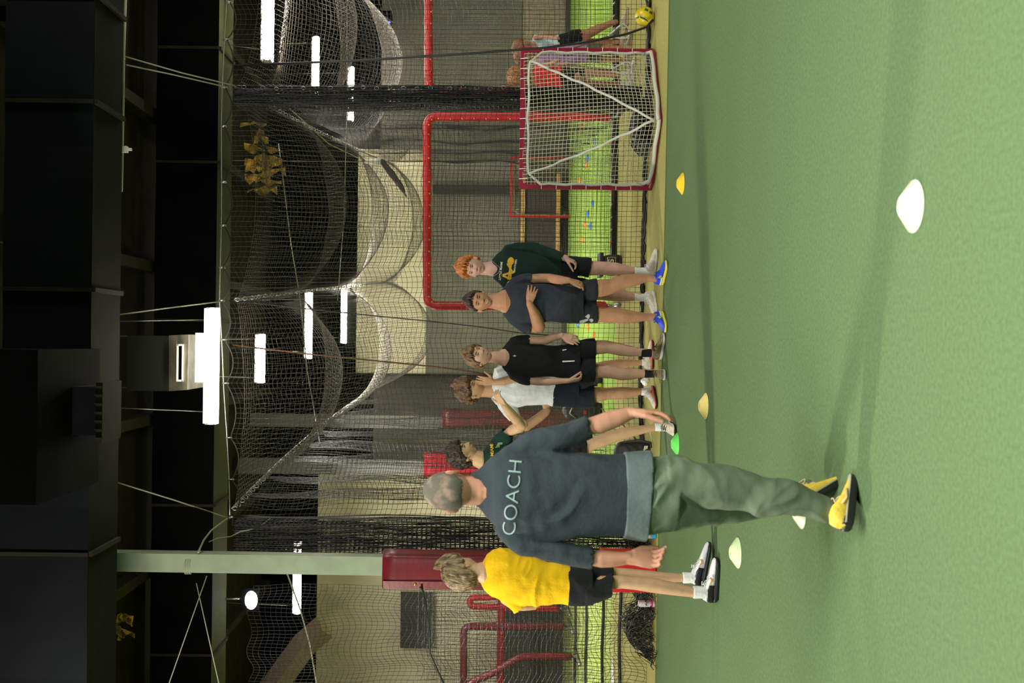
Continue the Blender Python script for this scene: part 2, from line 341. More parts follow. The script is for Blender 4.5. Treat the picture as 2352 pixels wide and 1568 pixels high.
# conduits and support ropes
def rope(name, label, cat, pts, r, m, group=None, n=6):
    b = MB(); b.tube([at(*p) for p in pts], r, n); o = b.build(name, m, None, True); return tag(o, label, cat, group)
rope('conduit', 'pale conduit pipe running under the nearest black duct', 'pipe', [(289, -20, 9.3), (284, 130, 9.3), (282, 300, 9.3), (279, 440, 9.3)], .011, mat('pale_green_pipe', (.36, .38, .22), .5))
b = MB(); b.box(at(286, 343, 9.25), (.05, .05, .05)); b.box(at(294, 343, 9.25), (.02, .03, .06)); tag(b.build('conduit_box', M_white), 'small pale box on the conduit below the nearest black duct', 'junction box')
R_ = 'support ropes of the net wall'
rope('support_rope', 'upper of two pale ropes slanting to the gathered net post', 'rope', [(288, 130, 9.6), (420, 168, 10.2), (540, 197, 10.8)], .006, M_rope, R_)
rope('support_rope', 'lower of two pale ropes slanting to the gathered net post', 'rope', [(290, 149, 9.6), (400, 172, 10.2), (520, 200, 10.8)], .006, M_rope, R_)
rope('support_rope', 'pale yellow rope rising beside the nearest lamp to the black duct', 'rope', [(275, 722, 9.6), (380, 708, 10.3), (508, 692, 11.0)], .006, M_rope, R_)
rope('support_rope', 'pale rope slanting from the duct to the net corner by the white column', 'rope', [(270, 1108, 9.6), (400, 1148, 10.2), (522, 1188, 10.9)], .006, M_rope, R_)
rope('support_rope', 'slack knotted rope from the white column to the net corner', 'rope', [(455, 1268, 10.1), (468, 1240, 10.3), (485, 1218, 10.5), (522, 1190, 10.9)], .009, M_rope, R_)
rope('support_rope', 'slack rope curling below the net corner near the white column', 'rope', [(480, 1244, 10.3), (500, 1236, 10.4), (530, 1232, 10.5), (552, 1220, 10.6), (575, 1216, 10.7), (600, 1206, 10.8), (622, 1190, 10.9)], .006, M_rope, R_)
rope('support_rope', 'steeper of two crossing ropes left of the white column', 'rope', [(451, 1339, 10.1), (504, 1575, 10.2)], .005, M_rope, R_)
rope('support_rope', 'flatter of two crossing ropes left of the white column', 'rope', [(475, 1322, 10.1), (386, 1575, 10.2)], .005, M_rope, R_)
rope('support_rope', 'rope running from behind the white column down to the left net', 'rope', [(660, 1318, 10.6), (690, 1400, 10.6), (712, 1480, 10.6), (728, 1575, 10.6)], .008, M_rope, R_)
rope('guide_wire', 'long thin bright wire across the upper hall under the right lamps', 'wire', [(797, -20, 15), (797, 235, 15), (790, 500, 15), (775, 690, 15)], .007, M_steel)
rope('guide_wire', 'slanting bright wire crossing the net roof in the middle', 'wire', [(640, 330, 13), (668, 560, 13.5), (690, 690, 14), (705, 850, 14.5), (735, 1020, 15)], .008, M_steel)
rope('guide_wire', 'pale wire slanting down from the gathered post across the net roof', 'wire', [(655, 240, 12), (755, 330, 13.5), (830, 366, 15)], .007, M_rope)
# ------------------------------------------------------------------ net wall
tb = [(0, 521), (90, 515), (200, 510), (300, 508), (430, 509), (520, 508), (600, 506), (690, 504), (800, 510), (900, 514), (1000, 521), (1100, 526), (1187, 528), (1300, 530)]
bb = [(-40, 1497), (0, 1497), (300, 1492), (560, 1484), (900, 1477), (1000, 1480), (1187, 1484), (1300, 1488)]
ip = lambda tab, y: float(np.interp(y, [q[0] for q in tab], [q[1] for q in tab]))
dnet = lambda y: gnd(ip(bb, y), y).y
tiesy = [5, 91, 200, 290, 418, 518, 614, 690, 780, 880, 1005, 1101, 1187]
def netwall(y0, y1, name, label, cell=.048, m=None, wob=.02):
    xs0 = at(1200, y1, 10.8).x; xs1 = at(1200, y0, 10.8).x; nx = int((xs1 - xs0) / cell); nz = int(3.95 / cell)
    G = np.zeros((nx + 1, nz + 1, 3))
    for i in range(nx + 1):
        y = y1 + (y0 - y1) * i / nx; D = dnet(y); tp = ip(tb, y)
        k = max([q for q in range(len(tiesy)) if tiesy[q] <= y] or [0]); a = tiesy[k]; c = tiesy[min(k + 1, len(tiesy) - 1)]; u = (y - a) / max(1, c - a)
        tp += 6 + 18 * 4 * max(0, u * (1 - u)) if 0 <= u <= 1 else 6
        top = at(tp, y, D); bot = at(ip(bb, y), y, D)
        for j in range(nz + 1):
            v = j / nz; p = top.lerp(bot, v)
            wv = wob * (fbm(p.x * 1.1, p.z * .9, 1) * 1.3 + .4 * fbm(p.x * 3.5, p.z * 3, 2)) * min(1, 8 * (1 - v) + .1)
            G[i, j] = (p.x + .6 * wv + .006 * fbm(p.x * 9, p.z * 9, 4), p.y + 2.2 * wv, max(.01, p.z + .5 * wv * (fbm(p.x * 2, p.z * 2, 9) + .2)))
    t = empty(name, (0, 10.8, 0), label, 'net'); net('netting', G, .0021, m or M_cord, t)
    V, Q = strands([G[:, 0]], .007, 6); link('top_cord', npmesh('c', V, Q), M_cord, t)
    bt = []
    for q in range(3): V, Q = strands([G[:, -1] + np.array([[0, .01 * q, .012 + .01 * (q % 2)]]) + .008 * np.random.RandomState(q).randn(*G[:, -1].shape)], .014, 6); bt.append((V, Q))
    V = np.concatenate([a for a, _ in bt]); Q = np.concatenate([bt[k][1] + sum(len(bt[z][0]) for z in range(k)) for k in range(3)])
    link('bottom_hem', npmesh('c', V, Q), M_cord, t); return t, G
nw, G1 = netwall(-60, 1205, 'barrier_net', 'long black net wall hanging behind the row of boys')
cab = MB(); cab.tube([at(ip(tb, y), y, dnet(y)) for y in range(-60, 1190, 50)] + [at(528, 1190, dnet(1190))], .006, 6); tag(cab.build('support_cable', M_steel, None, True), 'straight steel cable carrying the black net wall', 'cable')
for y in tiesy:
    b = MB(); c = at(ip(tb, y), y, dnet(y)); q = at(ip(tb, y) + 11, y, dnet(y)); b.tube([c + Vector((0, -.012, .008)), q + Vector((.004, -.012, 0)), q + Vector((-.004, .012, 0)), c + Vector((0, .012, .008))], .006, 6, True); b.build('cable_tie', M_steel, nw, True)
# grey cords hanging in front of the net
rope('hanging_rope', 'long black cord hanging in front of the net beside the near goal', 'rope', [(556, 150, 10.4), (800, 140, 10.4), (1050, 125, 10.4), (1250, 110, 10.4), (1350, 97, 10.4), (1440, 78, 10.45), (1485, 62, 10.5), (1500, 45, 10.5)], .011, M_cord)
rope('hanging_rope', 'black and orange flecked cord hanging behind the boy in black', 'cord', [(535, 792, 11.3), (700, 812, 11.3), (900, 832, 11.3), (1010, 843, 11.3), (1060, 850, 11.25), (1125, 860, 11.2)], .009, mat('orange_flecked_cord', (.20, .07, .015), .7, var=.8, vscale=120, col2=(.01, .01, .01)))
rope('hanging_rope', 'thin black cord falling behind the shoulder of the boy in the navy shirt', 'cord', [(524, 690, 11.05), (760, 715, 11.3), (990, 738, 11.4), (1100, 750, 11.4), (1200, 765, 11.4), (1290, 772, 11.4)], .006, M_cord)
# net at left of the column
def netleft():
    cell = .047; nx = 54; nz = 70; G = np.zeros((nx + 1, nz + 1, 3))
    for i in range(nx + 1):
        y = 1752 - (1752 - 1342) * i / nx
        for j in range(nz + 1):
            v = j / nz; px = (575 + 8 * math.sin(i * .5)) + (1483 - 575) * v; p = at(px, y, 10.5)
            wv = .05 * fbm(p.x * 2.2, p.z * .7, 21) + .03 * fbm(p.x * 6, p.z * 2, 22); loose = max(0, v - .8) * 5
            G[i, j] = (p.x + wv * .6 + .05 * loose * fbm(p.x * 9, p.z * 8, 5), p.y + 2 * wv, max(.02, p.z + .03 * fbm(p.x * 4, p.z * 3, 8) * (1 + 2 * loose)))
    t = empty('barrier_net', (-3, 10.5, 0), 'dark grey net wall left of the white column', 'net'); net('netting', G, .0023, M_cordm, t)
    return t
netleft()
# heaps of loose net on the turf
def pile(cy0, cy1, px0, px1, D, n, name, label, seed, r=.0035, dep=.25):
    rs = random.Random(seed); b = MB()
    A = at(px0, cy0, D); B = at(px1, cy1, D); hx = abs(A.x - B.x) / 2; cx = (A.x + B.x) / 2; H = A.z - B.z
    lines = []
    for k in range(n):
        pts = []; x = cx + rs.uniform(-1, 1) * hx; y = D + rs.uniform(-dep, dep); z = rs.uniform(0, 1); a = rs.uniform(0, 6.28)
        for q in range(14):
            a += rs.uniform(-.9, .9); x += math.cos(a) * .035; y += math.sin(a) * .03; x = min(cx + hx, max(cx - hx, x)); z += rs.uniform(-.35, .35); z = min(1, max(0, z))
            env = max(.05, 1 - ((x - cx) / hx) ** 2) ** .6
            pts.append((x, y, .012 + max(0, H) * env * z))
        lines.append(np.array(pts))
    V, Q = strands(lines, r, 4); o = link(name, npmesh(name, V, Q), M_cord); o['label'] = label; o['category'] = 'net'; return o
pile(1385, 1500, 1448, 1500, 10.45, 150, 'net_heap', 'tangled heap of black net on the turf left of the drink can', 3)
pile(1192, 1262, 1440, 1490, 10.75, 130, 'net_heap', 'black net bunched on the turf between coach and column', 4)
pile(1336, 1385, 1462, 1492, 10.6, 80, 'net_heap', 'low fold of black net under the drink can', 5)
pile(225, 345, 1462, 1490, 10.95, 200, 'net_heap', 'dark net piled on the turf behind the near goal', 6, .008, .12)
# gathered net columns
def gathered(y0, y1, D, ptop, pbot, name, label, folds, amp, m, cell=.045, r=.0022, zmin=.02, kids=True):
    A = at(ptop, y0, D); B = at(ptop, y1, D); A2 = at(pbot, y0, D); B2 = at(pbot, y1, D); nz = int((A.z - A2.z) / cell); nu = folds * 8; G = np.zeros((nu + 1, nz + 1, 3))
    for i in range(nu + 1):
        u = i / nu
        for j in range(nz + 1):
            v = j / nz; p = A.lerp(A2, v).lerp(B.lerp(B2, v), u); ph = u * folds * 2 * math.pi + .9 * fbm(0, p.z * 1.2, 3)
            G[i, j] = (p.x + .03 * fbm(u * 9, p.z * 2, 4) + .012 * math.cos(ph * 2), p.y + amp * math.sin(ph) + .03 * fbm(u * 4, p.z, 6), max(zmin, p.z + .02 * fbm(u * 20, p.z, 7)))
    t = empty(name, (A.x, D, 0), label, 'net'); net('netting', G, r, m, t); return t, G
g1, GG = gathered(203, 248, 10.95, 545, 1470, 'gathered_net', 'thick black net gathered into a hanging post behind the near goal', 16, .14, M_cord, r=.003)
b = MB(); b.tube([at(545, 199, 10.85), at(800, 200, 10.85), at(1100, 202, 10.85), at(1470, 204, 10.85)], .009, 6); b.build('edge_rope', M_cord, g1, True)
for k in range(26):
    px = 560 + k * 33 + (k * 37 % 13); c = at(px, 200 + (k * 7 % 5), 10.83); b = MB(); b.tube([c + Vector((.016 * math.cos(a), -.006, .022 * math.sin(a))) for a in [q * math.pi / 4 for q in range(8)]], .0028, 5, True); b.build('snap_ring', M_steel, g1, True)
g2, _ = gathered(1192, 1268, 10.85, 545, 1470, 'gathered_net', 'black net bunched in heavy folds right of the white column', 16, .16, M_cord, r=.0028)
for yy, wv in ((1187, 0), (1182, 4)):
    b = MB(); b.tube([at(px, yy + wv * math.sin(px * .012) + (px - 540) * .012, 10.7) for px in range(535, 1200, 40)], .006, 6); b.build('edge_rope', M_cord, g2, True)
# pleated divider going back from the net corner
def divider(P0, P1, z0, z1, pleats, amp, name, label, m, cell=.055, r=.0022, r2=0):
    L_ = math.hypot(P1[0] - P0[0], P1[1] - P0[1]); nu = int(L_ * 1.5 / cell); G = []
    for i in range(nu + 1):
        u = i / nu; x = P0[0] + (P1[0] - P0[0]) * u; y = P0[1] + (P1[1] - P0[1]) * u; zt = z0 + (z1 - z0) * u; nz = int(z0 / cell); row = []
        for j in range(nz + 1):
            v = j / nz; z = zt * (1 - v) + .02; a = amp * (.4 + .6 * v) * math.sin(u * pleats * 2 * math.pi + .8 * fbm(u * 5, z * .6, 2)) + .07 * fbm(u * 12, z * 1.3, 5)
            row.append((x + a, y + .3 * a, z))
        G.append(row)
    G = np.array(G); t = empty(name, (P0[0], P0[1], 0), label, 'net'); net('netting', G, r, m, t); return t
divider((-1.62, 11.0), (-.62, 20.2), 3.9, 3.15, 11, .16, 'net_divider', 'pleated net curtain going back behind coach and the boy in green', M_cordm)
divider((2.5, 11.2), (3.2, 20.2), 3.9, 3.2, 5, .05, 'net_divider', 'net curtain going back from the gathered net post', M_cord, .075)
# sagging net roof
cabs = [((4.6, 10.7), (5.6, 20.2)), ((2.43, 10.95), (3.15, 20.2)), ((.38, 11.0), (1.03, 20.2)), ((-1.65, 11.0), (-.65, 20.2))]
zc = lambda v: 3.97 - .22 * v - .62 * v ** 2
def roofnet(a, b_, label, seed, dep):
    nu, nv = 46, 150; G = np.zeros((nu + 1, nv + 1, 3))
    for i in range(nu + 1):
        u = i / nu
        for j in range(nv + 1):
            v = j / nv; p0 = np.array(a[0]) * (1 - v) + np.array(a[1]) * v; p1 = np.array(b_[0]) * (1 - v) + np.array(b_[1]) * v; p = p0 * (1 - u) + p1 * u
            sag = (4 * u * (1 - u)) ** .8 * (dep[0] + dep[1] * math.sin(v * dep[2] + seed) + .05 * fbm(u * 3, v * 8, seed) + .22 * v) * min(1, .35 + v * 6)
            G[i, j] = (p[0] + .03 * fbm(u * 4, v * 9, seed), p[1], zc(v) - sag)
    t = empty('net_roof', (float(G[nu // 2, nv // 2, 0]), 15, 3.5), label, 'net'); net('netting', G, .0024, M_cordl, t); return G
roofnet(cabs[0], cabs[1], 'sagging net roof over the right batting lane', 1.3, (.40, .26, 21))
roofnet(cabs[1], cabs[2], 'sagging net roof over the middle batting lane', 2.6, (.38, .24, 21))
roofnet(cabs[2], cabs[3], 'sagging net roof behind the nearest lit lamp', 4.4, (.46, .24, 18))
CB = 'steel cables under the net roof'
for (a, b_), lb in zip(cabs, ('chained cable of the net roof above the far right lane', 'chained cable running back from the gathered net post', 'chained cable running back beside the nearest lit lamp', 'chained cable running back from the net corner by the white column')):
    t = empty('roof_cable', (a[0], a[1], 3.9), lb, 'cable', CB); b = MB(); P = [Vector((a[0] + (b_[0] - a[0]) * v, a[1] + (b_[1] - a[1]) * v, zc(v) + .02)) for v in [q / 24 for q in range(25)]]
    b.tube(P, .008, 6); b.build('wire', M_steel, t, True); b = MB()
    for q in range(46):
        v = q / 60; p = Vector((a[0] + (b_[0] - a[0]) * v, a[1] + (b_[1] - a[1]) * v, zc(v) - .01)); b.tube([p + Vector((.018 * math.cos(an), .03 * math.sin(an) * (q % 2), .026 * math.sin(an))) for an in [w_ * math.pi / 4 for w_ in range(8)]], .005, 5, True)
    b.build('chain_link', M_steel, t, True)['kind'] = 'stuff'
# ================================================================== THINGS IN THE HALL
# white column and its pads
D = 10.2
t = empty('steel_column', (at(1512, 1299, D).x, D, 0), 'square white painted column left of coach', 'column')
A = at(262, 1286, D); B = at(885, 1299, D); Cc = at(1512, 1306, D); b = MB(); hw = .083
b.hexa([Cc + Vector((x, y, -Cc.z)) for x, y in ((-hw, -hw), (hw, -hw), (hw, hw), (-hw, hw))] + [Vector((A.x + x, D + y, 5.5)) for x, y in ((-hw, -hw), (hw, -hw), (hw, hw), (-hw, hw))])
b.build('post', mat('turf_lit_white_paint', (.30, .36, .25), .4, var=.1, vscale=6), t)  # green reflected by the turf is put into the white of the post
b = MB()
for k in range(3): b.tube([at(431 + 5 * k + 3 * math.sin(a), 1293 + 0 * a, D) + Vector((.095 * math.sin(a), .095 * math.cos(a), 0)) for a in [q * math.pi / 6 for q in range(12)]], .006, 6, True)
b.build('rope_lashing', M_rope, t, True)
def pad(name, label, p0, p1, y0, y1, D, m, th=.34, group=None, flap=True, zmin=0):
    A = at(p0, y0, D); B = at(p1, y1, D); x0, x1 = min(A.x, B.x), max(A.x, B.x); z1, z0 = A.z, max(zmin, B.z); c = Vector(((x0 + x1) / 2, D, 0)); w_ = (x1 - x0) / 2
    t = empty(name, c, label, 'pad', group); b = MB(); rr = []
    n = 16
    for k in range(n + 1):
        v = k / n; z = z0 + (z1 - z0) * v; q = 1 + .025 * fbm(v * 6, x0, 3); rr.append((Vector((c.x, c.y, z)), Vector((w_ * q, 0, 0)), Vector((0, th / 2 * q, 0))))
    b.rings(rr, 'flat', 32, 5); b.build('cover', m, t, True)
    if flap:
        b = MB(); b.add([(x0 + .012, D - th / 2 * .96, z0 + .01), (x0 + .085, D - th / 2 - .012, z0 + .01), (x0 + .085, D - th / 2 - .012, z1 - .01), (x0 + .012, D - th / 2 * .96, z1 - .01)], [(0, 1, 2, 3)])
        b.add([(x0 + .085, D - th / 2 - .012, z0 + .01), (x0 + .085, D - th / 2 * .9, z0 + .01), (x0 + .085, D - th / 2 * .9, z1 - .01), (x0 + .085, D - th / 2 - .012, z1 - .01)], [(0, 1, 2, 3)]); b.build('flap', m, t)
        for q in range(3): b = MB(); b.ball((x0 + .06, D - th / 2 - .012, z0 + (z1 - z0) * (.15 + .35 * q)), (.014, .006, .014), None, 10, 6); b.build('grommet', M_brass, t, True)
    return t
pad('column_pad', 'maroon vinyl pad around the upper part of the white column', 882, 1378, 1264, 1352, D, M_dkred)
pad('column_pad', 'brighter red vinyl pad at the foot of the white column', 1381, 1540, 1262, 1355, D, M_red)
rope('tie_rope', 'black cord hanging from the maroon column pad down the left net', 'cord', [(965, 1348, 10.0), (972, 1358, 10.05), (985, 1430, 10.3), (988, 1500, 10.35), (1005, 1540, 10.35), (1025, 1580, 10.35)], .009, M_cord)
# far pads and columns behind the pleated net
FP = 'red pads of the far columns'
pad('far_column_pad', 'red pad of the far column right above coach', 975, 1400, 1037, 1101, 18.1, mat('mid_red_vinyl_pad', (.30, .010, .018), .5, spec=.2), .4, FP, False)
pad('far_column_pad', 'dull red far pad behind the boy in white and the boy in green', 1017, 1400, 939, 986, 19.0, M_dkred, .4, FP, False)
pad('far_column_pad', 'small dull red far pad behind the head of the boy in white', 1041, 1400, 880, 912, 19.9, M_dkred, .3, FP, False)
def col2(y0, y1, D, label, p0=560):
    A = at(p0, y0, D); B = at(p0, y1, D); b = MB(); b.box(((A.x + B.x) / 2, D, 2.7), (abs(A.x - B.x), .2, 5.4)); return tag(b.build('steel_column', mat('grey_column_paint', (.14, .14, .12), .6)), label, 'column')
col2(1052, 1085, 18.1, 'grey far column rising from the red pad above coach'); col2(950, 978, 19.0, 'grey far column rising from the dull red pad')
# red padded batting screens
def screen(name, label, pts, D, r, m, gr=True, group=None, netm=None, netbox=None, bend=0):
    c = at(pts[0][0], pts[0][1], D); t = empty(name, (c.x, D, 0), label, 'batting screen', group); P = [at(p[0], p[1], D + (p[2] if len(p) > 2 else 0)) for p in pts]
    sm = [P[0]]      # round the corners
    for i in range(1, len(P) - 1):
        a, q, c_ = P[i - 1], P[i], P[i + 1]; R_c = min(.12, (a - q).length * .45, (c_ - q).length * .45); s0 = q + (a - q).normalized() * R_c; s1 = q + (c_ - q).normalized() * R_c
        sm += [s0 * (1 - k / 5) ** 2 + q * 2 * (k / 5) * (1 - k / 5) + s1 * (k / 5) ** 2 for k in range(6)]
    sm.append(P[-1]); fine = []
    for a, q in zip(sm, sm[1:]): n = max(1, int((q - a).length / .07)); fine += [a.lerp(q, k / n) for k in range(n)]
    fine.append(sm[-1]); fine = [Vector((p.x, p.y, max(p.z, .12))) for p in fine]
    b = MB(); b.tube(fine, [r * (1 + .05 * math.sin(i * 1.7) + .05 * fbm(i * .4, 0, 1)) for i in range(len(fine))], 14); b.build('padded_tube', m, t, True)
    ins = Vector((sum(p.x for p in fine) / len(fine), D, sum(p.z for p in fine) / len(fine)))
    if gr:
        k = 0
        for i in range(3, len(fine) - 2, 2 if D < 15 else 5):
            dr = (ins - fine[i]); dr.y = 0; dr.normalize(); b = MB(); b.ball(fine[i] + dr * r * .6 + Vector((0, -r * .82, 0)), (.012, .008, .012), None, 8, 6); b.build('grommet', M_brass, t, True); k += 1
            if k > 60: break
        b = MB(); b.tube([p + Vector((.5 * r, -r * .9, .5 * r)) for p in fine], .005, 5); b.build('seam', mat('pale_seam', (.5, .25, .22), .7), t, True)
    for e in (fine[0], fine[-1]):
        if e.z < .4: b = MB(); b.tube([e, Vector((e.x, D, .035))], .022, 8); b.tube([Vector((e.x, D - .45, .03)), Vector((e.x, D + .45, .03))], .024, 8); b.build('foot', M_steel, t, True)
    if netbox:
        p0, p1, y0, y1 = netbox; A = at(p0, y1, D); B = at(p1, y0, D); nx = int((B.x - A.x) / .045); nz = int((A.z - max(.1, B.z)) / .045)
        G = np.array([[(A.x + (B.x - A.x) * i / nx, D + .06 * math.sin(i * .2) * math.sin(j * .1), A.z + (max(.1, B.z) - A.z) * j / nz) for j in range(nz + 1)] for i in range(nx + 1)]); net('netting', G, .0018, M_cord, t)
    return t
BS = 'red padded batting screens'
screen('batting_screen', 'large red padded batting screen behind the two right-hand boys', [(1412, 268), (981, 268), (981, 702), (1405, 702)], 13.25, .052, M_red, True, BS, None, (985, 1405, 268, 702))
screen('batting_screen', 'red padded batting screen at the right edge, beyond the gathered net', [(1412, -230), (985, -230), (985, 208), (1412, 208)], 13.4, .052, M_red, True, BS, None, (990, 1405, -60, 208))
screen('batting_screen', 'narrow red padded screen beside the boy in yellow', [(1282, 1398), (1080, 1392), (1080, 1372), (1282, 1368)], 19.2, .055, M_red, False, BS)
screen('batting_screen', 'red padded square screen at the far left of the hall', [(1297, 1438), (1065, 1438), (1065, 1570)], 18.6, .06, M_dkred, False, BS, None, (1075, 1290, 1440, 1570))
screen('batting_screen', 'red padded screen with a slanting shoulder at the far left', [(1312, 1507), (1196, 1507), (1150, 1535), (1115, 1553), (1090, 1562), (1040, 1600)], 17.4, .058, M_dkred, False, BS)
# low nets on the left lane
for px in (1326, 1351, 1390, 1430):
    D = gnd(px, 1450).y; A = gnd(px, 1760); B = gnd(px, 1330); t = empty('lane_net', ((A.x + B.x) / 2, D, 0), {1326: 'furthest', 1351: 'third', 1390: 'second', 1430: 'nearest'}[px] + ' black net crossing the pale turf at the left', 'net')
    nx = int((B.x - A.x) / .05); nz = 44; G = np.array([[(A.x + (B.x - A.x) * i / nx + .02 * fbm(i * .3, j * .3, px), D + .05 * math.sin(i * .3 + j * .05), .03 + j * .05) for j in range(nz + 1)] for i in range(nx + 1)])
    net('netting', G, .0018, M_cordm, t); V, Q = strands([G[:, 0]], .022, 6); link('bottom_hem', npmesh('h', V, Q), M_cord, t)
b = MB(); A = gnd(1407, 1495); B = gnd(1403, 1600); C2 = gnd(1413, 1600); b.add([(A.x, A.y, .004), (B.x, B.y, .004), (C2.x, C2.y, .004)], [(0, 1, 2)]); b.build('trim_7', M_white)['kind'] = 'structure'
wp = MB(); A = at(918, 1492, 20.3); B = at(996, 1364, 20.3); wp.box(((A.x + B.x) / 2, 20.45, (A.z + B.z) / 2), (B.x - A.x, .06, A.z - B.z)); tag(wp.build('wall_panel', M_wallc), 'dark rectangular panel on the beige wall left of the maroon pad', 'panel')
b = MB(); b.tube([at(745, 1440, 19), at(700, 1478, 19), at(640, 1560, 19), at(545, 1700, 19)], .22, 4); tag(b.build('sloping_beam', mat('pale_brown_beam', (.38, .28, .2), .7)), 'pale sloping beam under the dark roof at the far left', 'beam')
# second net line with its weighted pipe
D = 13.3; A = at(1413, 575, D); B = at(1413, -60, D); t = empty('lane_net', ((A.x + B.x) / 2, D, 0), 'black net with weighted pipe crossing the turf behind the near goal', 'net'); nx = int((B.x - A.x) / .048); nz = 62
G = np.array([[(A.x + (B.x - A.x) * i / nx + .01 * fbm(i * .3, j * .3, 7), D + .03 * math.sin(i * .2 + j * .05), .05 + j * .048) for j in range(nz + 1)] for i in range(nx + 1)]); net('netting', G, .0019, M_cord, t)
b = MB(); b.tube([Vector((A.x - .2, D, .04)), Vector((B.x, D, .04))], .04, 10); b.build('weight_pipe', mat('black_pipe', (.02, .02, .02), .35), t, True)
for k in range(22):
    x = A.x + (B.x - A.x) * (k + .5) / 22; b = MB(); b.tube([Vector((x, D - .03, .075)), Vector((x + .03, D - .035, .06))], .012, 6); b.build('pipe_clip', M_steel if k % 4 else M_red, t, True)
# lacrosse goals
M_gnet = mat('ivory_goal_cord', (.56, .55, .40), .8); M_gband = mat('white_webbing', (.55, .57, .50), .8, bump=.3, bscale=60); M_maroon = mat('maroon_enamel', (.26, .006, .03), .35); M_goalred = mat('red_enamel', (.50, .02, .02), .4)
def goal(label, TL, TR, BL, BR, AP, m, cell=.036, r=.0028, tube=.024, ties=True, mn=M_gnet, mbm=M_gband, band=.0125, flip=1):
    t = empty('lacrosse_goal', ((BL.x + BR.x) / 2, BL.y, 0), label, 'goal'); X0, X1, Z1 = min(BL.x, BR.x), max(BL.x, BR.x), (TL.z + TR.z) / 2; y0 = (BL.y + BR.y) / 2; xc = AP.x; dep = AP.y - y0
    f = MB(); s = tube * 2
    for x in (X0, X1): f = MB(); f.box((x, y0, Z1 / 2 - tube / 2), (s, s, Z1 - tube)); f.build('side_post', m, t)
    f2 = MB(); f2.box(((X0 + X1) / 2, y0, Z1), (X1 - X0 + s, s, s)); f2.build('crossbar', m, t)
    for x in (X0, X1):
        f = MB(); f.tube([Vector((x, y0, .022)), Vector((x, y0 + dep * .12, .022)), Vector((x * .93 + xc * .07, y0 + dep * .3, .022)), Vector((xc, AP.y, .022))], tube * .75, 10); f.build('ground_rail', m, t, True)
    def dpt(x, z):
        ax = (x - xc) / ((X1 - xc) if x > xc else (xc - X0)); v = min(1 - z / Z1 * .97, (1 - abs(ax)) * 1.0 + .0); v = max(v, 0); k = .5; return dep * (v ** .9) * .97
    nx = int((X1 - X0) / cell); nz = int(Z1 / cell); G = [];
    for i in range(nx + 1):
        row = []
        for j in range(nz + 1):
            u = i / nx; v = j / nz; x = X0 + (X1 - X0) * u; z = Z1 * v
            # cords fan in toward the back corner near the ground
            pull = (1 - v) ** 2 * .10; x2 = x + (xc - x) * pull * (1 if abs(x - xc) < .45 * (X1 - X0) else .4); sg_ = .03 * math.sin(u * math.pi * 2) * v; z2 = z + .012 * math.sin(u * 9)
            row.append((x2, y0 + dpt(x2, min(Z1, max(0, z2))) + .008 * fbm(i * .4, j * .4, 3), max(.02, z2 * .985)))
        G.append(row)
    G = np.array(G); net('goal_net', G, r, mn, t)
    def band_(pts, rr, nm):
        b = MB(); fine = []
        P = [Vector(p) for p in pts]
        for a, q in zip(P, P[1:]): n = max(1, int((q - a).length / .08)); fine += [a.lerp(q, k / n) for k in range(n)]
        fine.append(P[-1]); b.tube([p + Vector((.006 * math.sin(i * 1.9), 0, .006 * math.cos(i * 1.3))) for i, p in enumerate(fine)], rr, 8); b.build(nm, mbm, t, True)
    q = .035; sgn = -1 if dep < 0 else 1
    for x, s_ in ((X0, 1), (X1, -1)):
        band_([(x + s_ * q * .6, y0 + sgn * .03, .09), (x + s_ * q * .6, y0 + sgn * .03, Z1 - .17), (x + s_ * .12, y0 + sgn * .05, Z1 - .06), ((X0 + X1) / 2, y0 + sgn * .035, Z1 - .05)], band, 'side_band')
        band_([(x + s_ * .11, y0 + sgn * .05, Z1 - .07), (xc + (x - xc) * .42, y0 + dep * .60, Z1 * .47), (xc, AP.y - sgn * .02, .07)], band * .9, 'seam_band')
        band_([(x + s_ * .03, y0 + sgn * .03, .09), (x * .93 + xc * .07, y0 + dep * .3 + .0, .045), (xc + (x - xc) * .5, y0 + dep * .65, .035), (xc, AP.y + sgn * .008, .035)], band * 1.5, 'base_band')
    if ties:
        for k in range(13):
            x = X0 + (X1 - X0) * (k + .7) / 13.6; b = MB(); b.tube([Vector((x, y0 + sgn * .03, Z1 + .026)), Vector((x + .004, y0 + sgn * .034, Z1 - .03)), Vector((x, y0 + sgn * .03, Z1 - .06))], .004, 5); b.build('tie', M_white, t, True)
        for k in range(7):
            for x in (X0, X1): b = MB(); z = .2 + k * .14; b.tube([Vector((x - .028, y0 + sgn * .03, z)), Vector((x + .028, y0 + sgn * .03, z))], .004, 5); b.build('tie', M_white, t, True)
    return t
bl, br = gnd(1497, 431), gnd(1500, 118); ym = (bl.y + br.y) / 2
goal('large white-netted maroon lacrosse goal standing at the edge of the green turf', at(1200, 428, ym), at(1200, 118, ym), Vector((at(1300, 429, ym).x, ym, 0)), Vector((at(1300, 117, ym).x, ym, 0)), gnd(1522, 275), M_maroon)
y2 = gnd(1309, 430).y
goal('small red lacrosse goal with tan net far behind the near goal', at(1174, 498, y2), at(1174, 364, y2), Vector((at(1300, 498, y2).x, y2, 0)), Vector((at(1300, 364, y2).x, y2, 0)), Vector((at(1300, 440, y2).x, y2 + .7, 0)), M_goalred, .04, .0035, .022, False, mat('tan_goal_cord', (.42, .34, .18), .8), mat('tan_webbing', (.42, .38, .22), .8), .014)
